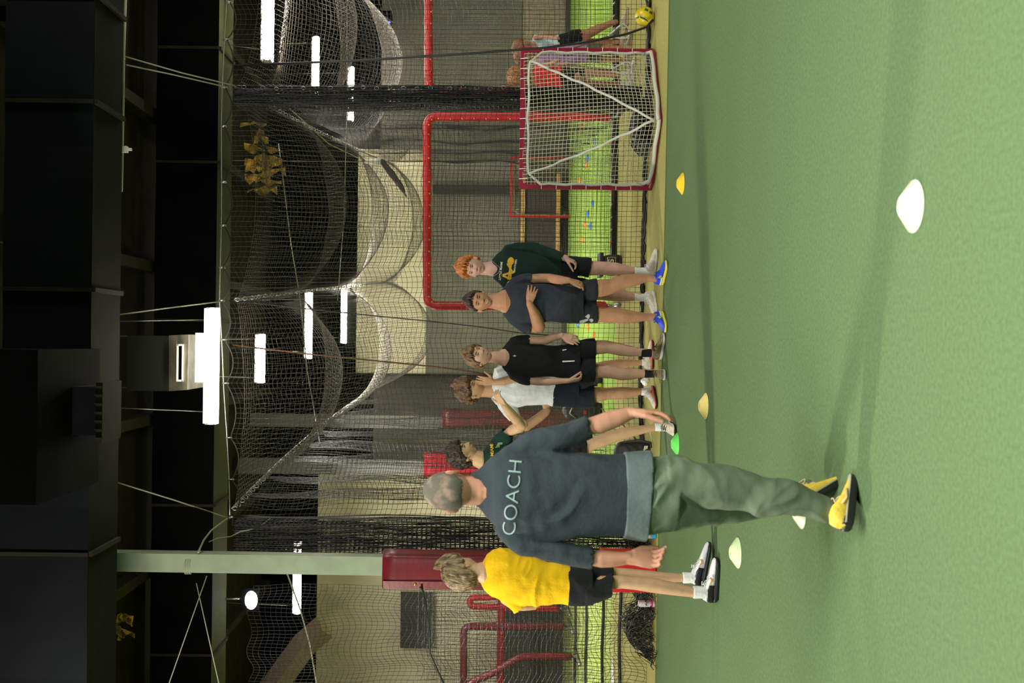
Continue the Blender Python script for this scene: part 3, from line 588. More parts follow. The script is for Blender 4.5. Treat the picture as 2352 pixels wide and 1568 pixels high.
# wooden backstop
t = empty('wooden_backstop', at(1283, 490, 20.2), 'dark board framed in yellow lumber against the grey padded wall', 'board')
A = at(1200, 590, 20.3); B = at(1283, 400, 20.3); b = MB(); b.box(((A.x + B.x) / 2, 20.35, (A.z + B.z) / 2), (B.x - A.x, .04, A.z - B.z)); b.build('board', mat('dark_brown_board', (.05, .04, .035), .8), t)
for z in (A.z, B.z): b = MB(); b.box(((A.x + B.x) / 2, 20.3, z), (B.x - A.x, .05, .07)); b.build('rail', M_wood, t)
# disc cones
def lathe(prof, c, n=40, tilt=None):
    v = []; f = []; R = tilt or Matrix.Identity(3)
    for r, z in prof:
        for k in range(n): a = 2 * math.pi * k / n; v.append(Vector(c) + R @ Vector((r * math.cos(a), r * math.sin(a), z)))
    N = len(prof)
    for i in range(N):
        j = (i + 1) % N
        for k in range(n): f.append((i * n + k, i * n + (k + 1) % n, j * n + (k + 1) % n, j * n + k))
    return v, f
def cone(px, py, w_, m, label, group=None):
    g = gnd(px, py); r = w_ / F * g.y / 2; g = Vector((g.x, g.y + r, 0)); h = r * .5
    v, f = lathe([(r, .001), (r * .98, .006), (r * .40, h), (r * .36, h + .002), (.001, h + .002), (.001, h - .002), (r * .93, .004), (r * .95, .001)], g, 40 if w_ > 30 else 20)
    b = MB(); b.add(v, f); return tag(b.build('disc_cone', m, None, True), label, 'cone', group)
yel = mat('yellow_plastic', (.85, .62, .02), .45, sss=0); pyl = mat('pale_yellow_plastic', (.88, .72, .22), .4); wht = mat('cream_white_plastic', (.74, .74, .56), .4); pgr = mat('pale_green_white_plastic', (.72, .88, .48), .35); grn = mat('bright_green_plastic', (.14, .72, .12), .45); orn = mat('orange_plastic', (.95, .22, .03), .45); blu = mat('blue_plastic', (.03, .18, .62), .4)
cone(2125, 466, 128, wht, 'large cream white disc cone on the turf closest to the camera')
cone(1573, 418, 52, yel, 'bright yellow disc cone near the lacrosse goal')
cone(1628, 934, 62, pyl, 'pale yellow disc cone between coach and the boy in black')
cone(1561, 1022, 54, grn, 'bright green disc cone right behind coach')
cone(1704, 1276, 73, pgr, 'white disc cone between coach and the boy in yellow')
cone(1853, 1183, 76, wht, 'white disc cone half hidden by the trouser leg of coach')
BC = 'small disc cones on the lime turf'
for px, py, m, lb in ((1338, 291, orn, 'orange disc cone beside the red screen leg behind the near goal'), (1369, 324, blu, 'blue disc cone second from the red screen leg, behind the near goal'), (1352, 362, blu, 'blue disc cone touching an orange one, behind the near goal'), (1350, 378, orn, 'orange disc cone touching a blue one, behind the near goal'), (1335, 413, orn, 'orange disc cone beside the far small goal'), (1364, 467, blu, 'blue disc cone just left of the near goal'), (1353, 490, blu, 'smaller blue disc cone left of the near goal'), (1347, 516, orn, 'orange disc cone beside a blue one right of the red-haired boy'), (1359, 518, blu, 'blue disc cone beside an orange one right of the red-haired boy'), (1339, 550, orn, 'orange disc cone nearest the red-haired boy'), (1367, 770, orn, 'orange disc cone between the boy in navy and the boy in black'), (1353, 750, orn, 'orange disc cone beside the shorts of the boy in navy'), (1330, 745, blu, 'blue disc cone beside the shorts of the boy in navy')):
    cone(px, py, 19, m, lb, BC)
# ball
g = gnd(1504, 37); r = .092; c = Vector((g.x, g.y + .02, r)); t = tag(MB().ball(c, r, None, 40, 24).build('play_ball', mat('yellow_rubber_ball', (.62, .48, .01), .35, bump=.1, bscale=60), None, True), 'yellow ball with dark green patches resting against the net', 'ball')
patchm = mat('dark_teal_print', (.01, .10, .09), .4)
def ballpatch(pts):
    b = MB(); P = []
    for px, py in pts:
        o_ = CAM; d = ray(px, py); oc = o_ - c; bb_ = oc.dot(d); q = bb_ * bb_ - (oc.dot(oc) - r * r)
        if q < 0: return
        P.append(o_ + d * (-bb_ - math.sqrt(q)))
    P = [c + (p - c).normalized() * (r + .0015) for p in P]
    if len(P) == 4:
        gr = [[P[0].lerp(P[1], u / 5).lerp(P[3].lerp(P[2], u / 5), v / 3) for u in range(6)] for v in range(4)]
        vv = [c + (p - c).normalized() * (r + .0015) for row in gr for p in row]; b.add(vv, [(v * 6 + u, v * 6 + u + 1, v * 6 + u + 7, v * 6 + u + 6) for v in range(3) for u in range(5)]); b.build('patch', patchm, t, True)
Zb = lambda x, y: (1400 + x / 15.68, y / 15.68)
for q in ([(1110, 265), (1220, 268), (1190, 355), (1082, 352)], [(1290, 300), (1398, 345), (1375, 425), (1258, 370)], [(1455, 385), (1540, 440), (1525, 530), (1420, 460)], [(985, 300), (1040, 290), (1015, 355), (955, 375)], [(915, 650), (1060, 585), (1068, 632), (925, 710)], [(1105, 585), (1250, 630), (1240, 690), (1105, 640)], [(1250, 630), (1400, 765), (1380, 780), (1240, 690)], [(1400, 800), (1430, 820), (1400, 900), (1370, 905)]): ballpatch([Zb(*p) for p in q])
# bags, bottles and cans along the net
def softbox(name, label, cat, p0, p1, y0, y1, D, m, th=.22, amp=.008, p=3):
    A = at(p0, y0, D); B = at(p1, y1, D); cx = (A.x + B.x) / 2; hw = abs(A.x - B.x) / 2; z1, z0 = A.z, max(.005, B.z); b = MB(); rr = []
    for k in range(9): v = k / 8; s_ = 1 - .16 * v ** 3 - .08 * (1 - v) ** 6; rr.append((Vector((cx, D, z0 + .02 + (z1 - z0 - .04) * v)), Vector((hw * s_, 0, 0)), Vector((0, th * s_ / 2, 0))))
    b.rings(rr, 'round', 28, p); t = empty(name, (cx, D, 0), label, cat); b.skin('body', m, t, .012, 2, (amp, 7, (1, 1, 1))); return t, cx, z0, z1, hw
nyl = mat('black_nylon', (.018, .018, .02), .5, bump=.3, bscale=120)
t, cx, z0, z1, hw = softbox('backpack', 'black backpack standing on the turf behind the boy in white', 'bag', 1303, 1382, 921, 966, 14.7, nyl)
b = MB(); b.tube([Vector((cx - hw * .7, 14.58, z1 - .1)), Vector((cx - hw * .2, 14.56, z1 - .02)), Vector((cx + hw * .5, 14.57, z1 - .06))], .008, 6); b.build('zipper', M_steel, t, True)
b = MB(); b.box((cx - .01, 14.575, z0 + .22), (.05, .01, .035)); b.build('logo_tag', M_red, t)
b = MB(); b.tube([Vector((cx + hw * .8, 14.6, z1 - .05)), Vector((cx + hw * 1.05, 14.55, z0 + .25)), Vector((cx + hw * .8, 14.58, z0 + .05))], .012, 8); b.build('strap', nyl, t, True)
t, cx, z0, z1, hw = softbox('duffel_bag', 'black duffel bag with small pale stripes on the turf beside coach', 'bag', 1424, 1497, 1008, 1075, 10.62, nyl)
for k in range(3): b = MB(); p = at(1480 + k * 3.2, 1029 - k, 10.49); b.box(p, (.045 - .008 * k, .006, .008), M=Matrix.Rotation(.2, 3, 'Y')); b.build('stripe', wht, t)
b = MB(); b.tube([Vector((cx + hw * .9, 10.5, z1 - .02)), Vector((cx + hw * 1.05, 10.45, .1)), Vector((cx + hw * .9, 10.4, .02)), Vector((cx + hw * .6, 10.38, .02))], .011, 8); b.build('strap', nyl, t, True)
t, cx, z0, z1, hw = softbox('sports_bag', 'small black bag between the boy in black and the boy in white', 'bag', 1300, 1382, 860, 888, 14.7, nyl)
g = gnd(1381, 884); b = MB(); b.ball((g.x, g.y - .15, .035), .033, None, 16, 10); tag(b.build('tennis_ball', mat('neon_yellow_felt', (.75, .85, .05), .8), None, True), 'neon yellow ball beside the small black bag', 'ball')
t, cx, z0, z1, hw = softbox('gear_bin', 'black square bin with white lettering behind the red-haired boy', 'bin', 1384, 1424, 584, 634, 12.9, nyl, .24, .002, 7)
b = MB(); A = at(1375, 582, 12.9); B = at(1383, 636, 12.9); b.box(((A.x + B.x) / 2, 12.9, (A.z + B.z) / 2), (abs(A.x - B.x), .27, abs(A.z - B.z))); b.build('lid', nyl, t)
b = MB(); dz = lambda y: at(1400, y, 12.7).x
for p0, p1, y0, y1 in ((1395, 1396.3, 590, 607), (1413, 1414.3, 590, 607), (1395, 1414, 590, 591)):
    A = at(p0, y0, 12.76); B = at(p1, y1, 12.76); b.box(((A.x + B.x) / 2, 12.765, (A.z + B.z) / 2), (max(.003, abs(A.x - B.x)), .006, max(.003, abs(A.z - B.z))))
b.build('label_frame', wht, t)
BIN = t
# drinks
def can(px, py, h, r, cols, label, name='drink_can', cat='can'):
    g = gnd(px, py); t = empty(name, (g.x, g.y, 0), label, cat)
    v, f = lathe([(r * .9, .002), (r, .01), (r, h - .012), (r * .85, h), (r * .1, h - .003), (r * .1, .003)], g, 28); b = MB(); b.add(v, f); b.build('body', cols[0], t, True)
    if len(cols) > 1:
        for m, z0, z1 in cols[1:]: v, f = lathe([(r * 1.01, h * z0), (r * 1.01, h * z1), (r * .98, h * z1), (r * .98, h * z0)], g, 28); b = MB(); b.add(v, f); b.build('printed_band', m, t, True)
    return t
pink = mat('pink_print', (.6, .04, .2), .35); greyp = mat('grey_print', (.35, .33, .33), .35); canw = mat('white_can', (.62, .6, .6), .3, .2)
can(1506, 1386, .155, .030, [canw, (pink, .20, .32), (greyp, .02, .18), (greyp, .45, .47), (greyp, .52, .54), (pink, .97, .985)], 'tall white drink can with a pink band on the turf')
t = can(1508, 1230, .16, .026, [mat('blue_bottle', (.02, .32, .65), .25), (canw, .3, .75)], 'blue and white drink bottle half hidden by coach', 'drink_bottle', 'bottle')
# crumpled paper
g = gnd(1491, 876); b = MB(); b.ball((g.x, g.y, .04), (.04, .03, .036), None, 14, 10); o = b.skin('paper_scrap', mat('white_paper', (.85, .85, .82), .7), None, .006, 0, (.02, 25, (1, 1, 1))); tag(o, 'crumpled white paper on the turf between two pairs of legs', 'paper')
rope('dropped_rope', 'black and orange flecked cord slanting over the turf by the backpack', 'rope', [(1381, 938, 14.2), (1400, 955, 13.0), (1430, 975, 11.8), (1447, 993, 11.3), (1462, 1010, 10.95)], .008, bpy.data.materials['orange_flecked_cord'])
# things caught high in the nets
b = MB()
rs = random.Random(5)
def scraps(name, label, cx, cy, D, sx, sy, n, m, cat='insulation'):
    b = MB()
    for k in range(n):
        p = at(cx + rs.gauss(0, sx), cy + rs.gauss(0, sy), D + rs.uniform(-.3, .3)); w_ = rs.uniform(.02, .09); h_ = rs.uniform(.08, .3); a = rs.uniform(-.5, .5); v = []
        for q in range(5):
            z = q / 4 - .5; v += [p + Vector((-w_ / 2 + .04 * math.sin(q * 2 + k), .03 * math.cos(q * 3 + k), z * h_)), p + Vector((w_ / 2 * (1 - abs(z)) + a * z * .2, .03 * math.sin(q * 2.3 + k), z * h_))]
        b.add(v, [(2 * q, 2 * q + 1, 2 * q + 3, 2 * q + 2) for q in range(4)])
    o = b.build(name, m); mo = o.modifiers.new('t', 'SOLIDIFY'); mo.thickness = .01; return tag(o, label, cat, None, 'stuff')
ymat = mat('dirty_yellow_insulation', (.42, .27, .03), .9, var=.6, vscale=12)
scraps('torn_insulation', 'torn yellow insulation hanging in the dark net roof', 600, 372, 13.2, 14, 28, 26, ymat)
scraps('torn_insulation', 'small yellow insulation scrap on the roof left of the column', 279, 1432, 12.1, 6, 12, 7, ymat)
t = empty('wall_speaker', at(885, 45, 19.5), 'small black speaker box with a blue light high at the right', 'speaker'); b = MB(); b.box(at(880, 45, 19.5), (.24, .25, .32)); b.build('box', M_black, t); b = MB(); b.ball(at(894, 51, 19.3), .02, None, 8, 6); b.build('blue_light', mat('blue_led', (.1, .1, 1), .5, emit=6), t)
t = empty('hanging_lampshade', at(870, 372, 14.5), 'white cone shade with a grey cloth caught under the net roof', 'lampshade'); b = MB(); b.tube([at(836, 372, 14.5), Vector((at(836, 372, 14.5).x, 14.5, 5.5))], .004, 5); b.build('cord', M_rope, t, True)
b = MB(); b.rings([(at(836, 372, 14.5), Vector((.012, 0, 0)), Vector((0, .012, 0))), (at(862, 371, 14.5), Vector((.04, 0, 0)), Vector((0, .04, 0))), (at(882, 368, 14.5), Vector((.05, 0, 0)), Vector((0, .05, 0)))], 'flat', 16, 2); b.build('shade', wht, t, True)
b = MB(); b.rings([(at(880, 375, 14.5), Vector((.06, 0, 0)), Vector((0, .06, 0))), (at(900, 400, 14.5), Vector((.09, 0, .02)), Vector((0, .08, 0))), (at(925, 430, 14.5), Vector((.09, 0, .02)), Vector((0, .06, 0))), (at(940, 462, 14.5), Vector((.03, 0, .02)), Vector((0, .03, 0)))], 'round', 14); b.skin('cloth', mat('grey_rag', (.07, .065, .06), .9), t, .015, 1, (.02, 9, (1, 1, 1)))
b = MB(); b.ball(at(828, 519, 14), .027, None, 14, 10); tag(b.build('stray_ball', mat('dusty_pink_ball', (.55, .38, .28), .6), None, True), 'small pale ball caught in the net roof', 'ball')
# ================================================================== PEOPLE
def S(D, *segs, flat=1.0):
    """silhouette segments (px0,py0,px1,py1[,dD[,depth half-size in m]]) -> rings"""
    rs = []
    pts = []
    for g in segs:
        dd = g[4] if len(g) > 4 else 0
        a = at(g[0], g[1], D + dd); b = at(g[2], g[3], D + dd); pts.append(((a + b) / 2, (a - b) / 2, g[5] if len(g) > 5 else None))
    for i, (c, u, dh) in enumerate(pts):
        t = (pts[min(i + 1, len(pts) - 1)][0] - pts[max(i - 1, 0)][0]).normalized()
        v = t.cross(u).normalized()
        if v.y < 0: v = -v
        if abs(v.y) < .5: v = (v + Vector((0, .6, 0))).normalized()
        rs.append((c, u, v * (dh if dh else u.length * flat)))
    return rs
def head_axes(yaw, pitch=0, roll=0):
    y = math.radians(yaw); f = Vector((math.sin(y), -math.cos(y), 0)); x = f.cross(Vector((0, 0, 1)))
    M = Matrix((x, f, Vector((0, 0, 1)))).transposed()
    return M @ Matrix.Rotation(math.radians(pitch), 3, 'X') @ Matrix.Rotation(math.radians(roll), 3, 'Y')
def sg(v, a): return math.copysign(abs(v) ** a, v)
def head_base(t, a, feat=True):
    """t polar from top, a azimuth from front; returns local point"""
    x0, y0, z0 = math.sin(t) * math.sin(a), math.sin(t) * math.cos(a), math.cos(t)
    z = .116 * sg(z0, .92) if z0 > 0 else .108 * sg(z0, .9)
    wx = .077; wy = .097
    j = min(1, max(0, -z / .108)); x = wx * sg(x0, .9) * (1 - .36 * j ** 1.5)
    y = (wy * sg(y0, .85) * (1 - .12 * j ** 2) if y0 > 0 else wy * y0 * (1 - .45 * j ** 1.3) - .004)
    if y0 > 0: y *= 1 - .10 * max(0, z / .116) ** 2
    if feat and y0 > -.05:
        g = lambda X, Z, sx, sz: math.exp(-((abs(x) - X) / sx) ** 2 - ((z - Z) / sz) ** 2) if X else math.exp(-(x / sx) ** 2 - ((z - Z) / sz) ** 2)
        nz = max(0, min(1, (.012 - z) / .046)) if z > -.034 else max(0, 1 - (-.034 - z) / .012)
        dy = .026 * nz ** 1.2 * math.exp(-(x / (.0085 + .007 * nz)) ** 2)
        dy += -.011 * g(.030, .003, .015, .012) + .005 * g(0, .026, .05, .010) + .006 * g(0, -.062, .022, .010) - .004 * g(0, -.078, .02, .006)
        dy += .009 * g(0, -.098, .020, .013) + .005 * g(.040, -.028, .018, .018)
        y += dy * min(1, y0 * 2.5 + .12)
    return Vector((x, y, z))
def head_mb(c, M, s=1.0, nu=96, nv=72, feat=True, disp=None):
    vv = []; f = []
    for j in range(nv + 1):
        t = math.pi * min(max(j / nv, .002), .998)
        for i in range(nu):
            a = 2 * math.pi * i / nu - math.pi; p = head_base(t, a, feat)
            if disp: p = disp(p, t, a)
            vv.append(c + M @ (p * s))
    for j in range(nv):
        for i in range(nu): f.append((j * nu + i, j * nu + (i + 1) % nu, (j + 1) * nu + (i + 1) % nu, (j + 1) * nu + i))
    f.append(tuple(range(nu - 1, -1, -1))); f.append(tuple(nv * nu + i for i in range(nu)))
    return MB().add(vv, f)
def smst(a, b, x): t = min(1, max(0, (x - a) / (b - a))); return t * t * (3 - 2 * t)
def hair_mb(c, M, s, st):
    """st: dict T thickness, front, temple, side, back heights of the hairline, amp tuft size, k frequency, seed, tail (length of hair below)"""
    T = st.get('T', .02); amp = st.get('amp', .008); k = st.get('k', 9); sd = st.get('seed', 1)
    def disp(p, t, a):
        A = abs(a); z1, z2, z3, z4 = st['front'], st['temple'], st['side'], st['back']
        if A < .75: zt = z1 + (z2 - z1) * smst(.35, .75, A)
        elif A < 1.5: zt = z2 + (z3 - z2) * smst(.95, 1.5, A)
        else: zt = z3 + (z4 - z3) * smst(1.5, 2.2, A)
        zt += st.get('jag', .006) * noise.noise(Vector((a * 7, sd, 0))) * 2
        m = smst(zt - .006, zt + .010, p.z)
        cu = st.get('curl', 0); pf = min(1, math.sin(t) * 1.6) if p.z > 0 else 1; sw_ = a + 8 * p.z * noise.noise(Vector((a * 1.3, sd, 2))); n = noise.noise(Vector((sw_ * k * .55, p.z * 16, sd * 7.1))) * .8 * (1 - cu) * pf + noise.noise(Vector((p.x * 42, p.y * 42, p.z * 42 + sd))) * (.5 + cu)
        n += pf * (st.get('strand', .25) + .2) * (1 - cu) * noise.noise(Vector((sw_ * 17, p.z * 14, sd))) + cu * .5 * noise.noise(Vector((p.x * 95, p.y * 95, p.z * 95)))
        top = 1 + st.get('top', .5) * max(0, p.z / .116)
        fr = 1 + st.get('fr', 0) * math.exp(-(a / .8) ** 2) * max(0, p.z / .08)
        q = p + p.normalized() * ((T * top * fr + amp * n) * m - .010 * (1 - m))
        return q
    return head_mb(c, M, s, 200, 140, False, disp)
def hand(mb, W, d, n, t, s=1.0, curl=(.35, .4, .45, .5), spread=.10, thumb=(.55, .8, .1), fat=1.0):
    """W wrist, d finger direction, n palm-facing direction, t thumb side"""
    W = Vector(W); d = Vector(d).normalized(); n = Vector(n); n = (n - d * n.dot(d)).normalized(); t = Vector(t); t = (t - d * t.dot(d) - n * t.dot(n)).normalized()
    P = lambda a, b, c_: W + (d * a + t * b + n * c_) * s
    mb.rings([(P(-.01, 0, 0), t * .026 * s, n * .019 * s), (P(.02, .003, 0), t * .032 * s, n * .018 * s), (P(.05, .003, 0), t * .040 * s, n * .015 * s), (P(.082, 0, 0), t * .041 * s, n * .012 * s)], 'round', 20, 2.6)
    base = [(.030, .070), (.0105, .079), (-.0105, .073), (-.0295, .057)]
    for i, (b, L_) in enumerate(base):
        c_ = curl[i]; an = 0; p = P(.082, b, 0); sd = b / .03 * spread; pts = [p]
        for q, fr in enumerate((.44, .31, .25)):
            an += c_ * (.7 if q == 0 else 1.0)
            p = p + (d * math.cos(an) + t * math.sin(sd) + n * math.sin(an)) * L_ * fr * s; pts.append(p)
        r = .0088 * s * fat
        mb.tube(pts[:1] + pts[1:], [r * 1.05, r, r * .92, r * .72], 10)
        for q_, pp in enumerate(pts): mb.ball(pp, r * (1.06, 1.02, .94, .76)[q_], None, 10, 6)
    a1, a2, a3 = thumb; b0 = P(.018, .022, .004)
    b1 = b0 + (d * math.cos(a2) + t * math.sin(a2) + n * a3) * .040 * s; b2 = b1 + (d * math.cos(a1) + t * math.sin(a1) + n * a3 * 1.5) * .034 * s; b3 = b2 + (d * math.cos(a1 * .7) + t * math.sin(a1 * .7) + n * a3 * 1.5) * .027 * s
    mb.tube([b0, b1, b2, b3], [.015 * s, .0125 * s, .0105 * s, .0085 * s], 10)
    for pp, r in ((b0, .015), (b1, .0125), (b2, .0107), (b3, .0088)): mb.ball(pp, r * s, None, 10, 6)
    # web between thumb and palm
    mb.rings([(P(.02, .018, 0), t * .016 * s, n * .014 * s), (P(.05, .026, .002), t * .014 * s, n * .011 * s)], 'round', 12)
SHOE = [(0, .026, .012, .075), (.012, .032, .003, .098), (.05, .035, 0, .103), (.085, .035, 0, .098), (.115, .037, 0, .083), (.15, .040, 0, .068), (.19, .045, 0, .058), (.225, .046, 0, .050), (.255, .041, .003, .042), (.275, .030, .008, .034), (.285, .015, .012, .026)]
def shoe(parent, ankle, heading, m_up, m_sole, m_lace, s=1.0, pitch=0, lift=0, m_toe=None, sole_h=.028, m_mid=None, label=None, yoff=0):
    h = math.radians(heading); f = Vector((math.sin(h), -math.cos(h), 0)); y = Vector((0, 0, 1)).cross(f)
    M0 = Matrix((f, y, Vector((0, 0, 1)))).transposed(); M = M0 @ Matrix.Rotation(math.radians(pitch), 3, 'Y')
    piv = Vector((.2 * s, 0, 0)) if pitch > 0 else Vector((.03 * s, 0, 0))
    org = Vector((ankle.x, ankle.y, lift)) - M0 @ Vector((.062 * s, yoff, 0)); P = lambda x, yy, z: org + M0 @ piv + M @ (Vector((x, yy, z)) * s - piv)
    up = MB(); rr = []
    for x, hw, z0, z1 in SHOE:
        z0 = max(z0, sole_h * .7); zc = (z0 + z1) / 2; c = P(x, 0, zc); rr.append((c, P(x, hw * .94, zc) - c, P(x, 0, z1) - c))
    up.rings(rr, 'flat', 28, 2.7)
    o = up.skin('shoe', m_up, parent, .004, 3, (.0016, 30, (1, 1, 1)))
    if label: o['label'] = label
    so = MB(); rr = []
    for x, hw, z0, z1 in SHOE:
        z0 = z0 * .8; zt = sole_h * (1.25 if x < .05 else 1); c = P(x, 0, (z0 + zt) / 2); rr.append((c, P(x, hw + .003, (z0 + zt) / 2) - c, P(x, 0, zt) - c))
    so.rings(rr, 'flat', 24, 4); so.build('sole', m_sole, o, True)
    if m_mid:
        b = MB(); rr = []
        for x, hw, z0, z1 in SHOE: zc = sole_h * .9; c = P(x, 0, zc); rr.append((c, P(x, hw + .005, zc) - c, P(x, 0, zc + .005) - c))
        b.rings(rr, 'flat', 24, 4); b.build('midsole', m_mid, o, True)
    if m_toe:
        b = MB(); rr = []
        for x, hw, z0, z1 in SHOE[:5]: z0 = max(z0, sole_h * .8); zc = (z0 + z1 * .9) / 2; c = P(x - .002, 0, zc); rr.append((c, P(x - .002, hw * .94 + .003, zc) - c, P(x - .002, 0, z1 * .88) - c))
        b.rings(rr, 'flat', 24, 2.7); b.build('heel_panel', m_toe, o, True)
    lc = MB()
    for i, x in enumerate((.105, .120, .135, .150)):
        zt = .095 - (x - .105) * .5; pts = []
        for k in range(7): u = (k / 6 - .5) * 2; pts.append(P(x + .010 * u * (1 if i % 2 else -1), u * .024, zt - .010 * u * u * 1.6 + .001))
        lc.tube(pts, .0028 * s, 6)
    for sgn in (1, -1):
        pts = [P(.10 + .02 * math.sin(q * .7), sgn * (.004 + .022 * math.sin(q * .52)), .104 - .006 * q + .010 * math.sin(q * .52)) for q in range(7)]
        lc.tube(pts, .0026 * s, 6)
    lc.build('laces', m_lace, o, True)
    return o, P
def face(parent, c, M, s, brow, smile=0, lip=None, eyes_open=.8, iris=(.05, .035, .02), white=(.62, .56, .5), mouth_open=0, expose=True):
    hb = head_mb(c, M, s, 64, 48); bv = BVHTree.FromPolygons(hb.v, hb.f); f = M @ Vector((0, 1, 0))
    def surf(x, z, off=0):
        o_ = c + M @ (Vector((x, .2, z)) * s); h = bv.ray_cast(o_, -f)
        return (h[0] if h[0] else o_ - f * .1) + f * off * s
    for sx in (-1, 1):
        e = MB(); p = surf(sx * .030, .003, -.001); e.ball(p, (.0135 * s, .006 * s, .0062 * s * eyes_open), M, 16, 10); eo = e.build('eye', MT['eye_white'], parent, True)
        e = MB(); e.ball(p + f * .0035 * s, (.0052 * s, .0035 * s, .0055 * s * min(1, eyes_open + .1)), M, 12, 8); e.build('iris', MT['iris'], eo, True)
        e = MB(); e.tube([surf(sx * (.0165 + q * .0055), .0035 + .0062 * eyes_open * math.sin((q + .3) / 5.4 * math.pi), .0045) for q in range(6)], .0019 * s, 6); e.build('eyelid', MT['lash'], parent, True)
        e = MB(); e.tube([surf(sx * (.014 + q * .0062), .021 + .0045 * math.sin(q / 5 * 2.6), .002) for q in range(6)], [.0026 * s, .0038 * s, .004 * s, .0036 * s, .003 * s, .0018 * s], 6); e.build('eyebrow', brow, parent, True)
        e = MB(); e.ball(surf(sx * .0065, -.0425, -.001), (.0035 * s, .003 * s, .0022 * s), M, 10, 6); e.build('nostril', MT['mouth_dark'], parent, True)
    wd = .021 + .006 * smile; zc = -.062
    curve = lambda u: zc + .008 * smile * (u * u - .3)
    if smile > .3:
        e = MB(); N = 13; v1 = [surf(wd * (k / (N - 1) * 2 - 1), curve(k / (N - 1) * 2 - 1) + .0010, .0012) for k in range(N)]
        v2 = [surf(wd * (k / (N - 1) * 2 - 1), curve(k / (N - 1) * 2 - 1) - .0085 * smile * (1 - (k / (N - 1) * 2 - 1) ** 2) - .0005, .0012) for k in range(N)]
        e.add(v1 + v2, [(k, k + 1, N + k + 1, N + k) for k in range(N - 1)]); e.add([v + f * .001 for v in v1 + v2], [(k, N + k, N + k + 1, k + 1) for k in range(N - 1)])
        e.build('teeth', MT['teeth'], parent, True)
    e = MB(); gap = .0085 * smile if smile > .3 else .001
    e.tube([surf(wd * u, curve(u) + .0028 * (1 - u * u) + .001, .0012) for u in [k / 6 - 1 for k in range(13)]], [.0012 * s + .0018 * s * (1 - (k / 6 - 1) ** 2) for k in range(13)], 8)
    e.tube([surf(wd * .95 * u, curve(u) - (gap + .0035) * (1 - u * u), .0012) for u in [k / 6 - 1 for k in range(13)]], [.0012 * s + .0026 * s * (1 - (k / 6 - 1) ** 2) for k in range(13)], 8)
    e.build('lips', lip or MT['lip'], parent, True)
    if smile <= .3:
        e = MB(); e.tube([surf(wd * .9 * u, curve(u) + .0002, .0030) for u in [k / 6 - 1 for k in range(13)]], .0009 * s, 6); e.build('mouth_line', MT['mouth_dark'], parent, True)
def ears(mb, c, M, s):
    for sx in (-1, 1):
        p = c + M @ (Vector((sx * .084, -.010, -.004)) * s)
        R = M @ Matrix.Rotation(math.radians(-sx * -30), 3, 'Z') @ Matrix.Rotation(math.radians(12), 3, 'X')
        mb.ball(p, (.0075 * s, .017 * s, .031 * s), R, 16, 10); mb.ball(p + M @ (Vector((0, .004, -.018)) * s), (.008 * s, .010 * s, .014 * s), R, 12, 8)
def decal(name, target, m, parent, verts2d, faces, off=.0015, sub=3.0):
    """printed mark: polygons given in photo pixels laid on the cloth they are printed on"""
    me = target.data; bv = BVHTree.FromPolygons([v.co for v in me.vertices], [tuple(p.vertices) for p in me.polygons])
    bm = bmesh.new(); vs_ = [bm.verts.new((x, y, 0)) for x, y in verts2d]
    for f_ in faces:
        try: bm.faces.new([vs_[i] for i in f_])
        except ValueError: pass
    bmesh.ops.triangulate(bm, faces=bm.faces)
    for _ in range(4):
        es = [e for e in bm.edges if e.calc_length() > sub]
        if not es: break
        bmesh.ops.subdivide_edges(bm, edges=es, cuts=1); bmesh.ops.triangulate(bm, faces=bm.faces)
    kill = []
    for v in bm.verts:
        d = ray(v.co.x, v.co.y); h = bv.ray_cast(CAM, d)
        if h[0] is None: kill.append(v)
        else: v.co = h[0] + h[1] * (off if h[1].dot(d) < 0 else -off) - d * off * .5
    bmesh.ops.delete(bm, geom=kill, context='VERTS')
    out = bpy.data.meshes.new(name); bm.to_mesh(out); bm.free(); return link(name, out, m, parent, True)
def text2d(body, cx, cy, h, ang=0, bold=0, w=1.0, font_shear=0, arc=0, bevel=0):
    """letters as 2-D polygons in photo pixels; the photo's upright right is -y, down is +x"""
    cu = bpy.data.curves.new('t', 'FONT'); cu.body = body; cu.align_x = 'CENTER'; cu.align_y = 'CENTER'; cu.size = 1; cu.offset = bold; cu.resolution_u = 5; cu.shear = font_shear
    o = bpy.data.objects.new('t', cu); C.objects.link(o); dg = bpy.context.evaluated_depsgraph_get(); me = bpy.data.meshes.new_from_object(o.evaluated_get(dg))
    V = [v.co.copy() for v in me.vertices]; Fs = [tuple(p.vertices) for p in me.polygons]; bpy.data.objects.remove(o); bpy.data.meshes.remove(me)
    k = h / .72; ca, sa = math.cos(math.radians(ang)), math.sin(math.radians(ang)); out = []
    for v in V:
        x = v.x * k * w; y = v.y * k + arc * (x / (h * 4)) ** 2 * h; X = x * ca + y * sa; Y = -x * sa + y * ca
        out.append((cx - Y, cy - X))
    return out, Fs
def up2d(pts, cx, cy, k, ang=0):
    """upright 2-D drawing (x right, y up) -> photo pixels"""
    ca, sa = math.cos(math.radians(ang)), math.sin(math.radians(ang))
    return [(cx - (-x * sa + y * ca) * k, cy - (x * ca + y * sa) * k) for x, y in pts]
def skinmat(n, c, v=.10): return mat(n, c, .55, var=v, vscale=14, bump=.06, bscale=150, sss=.0, spec=.35)
MT['eye_white'] = mat('eye_white', (.55, .50, .44), .3); MT['iris'] = mat('iris', (.03, .02, .015), .2); MT['lash'] = mat('lash', (.06, .035, .02), .8)
MT['teeth'] = mat('teeth', (.80, .76, .66), .3); MT['lip'] = mat('lip', (.42, .16, .12), .5); MT['mouth_dark'] = mat('mouth_dark', (.10, .03, .025), .8)
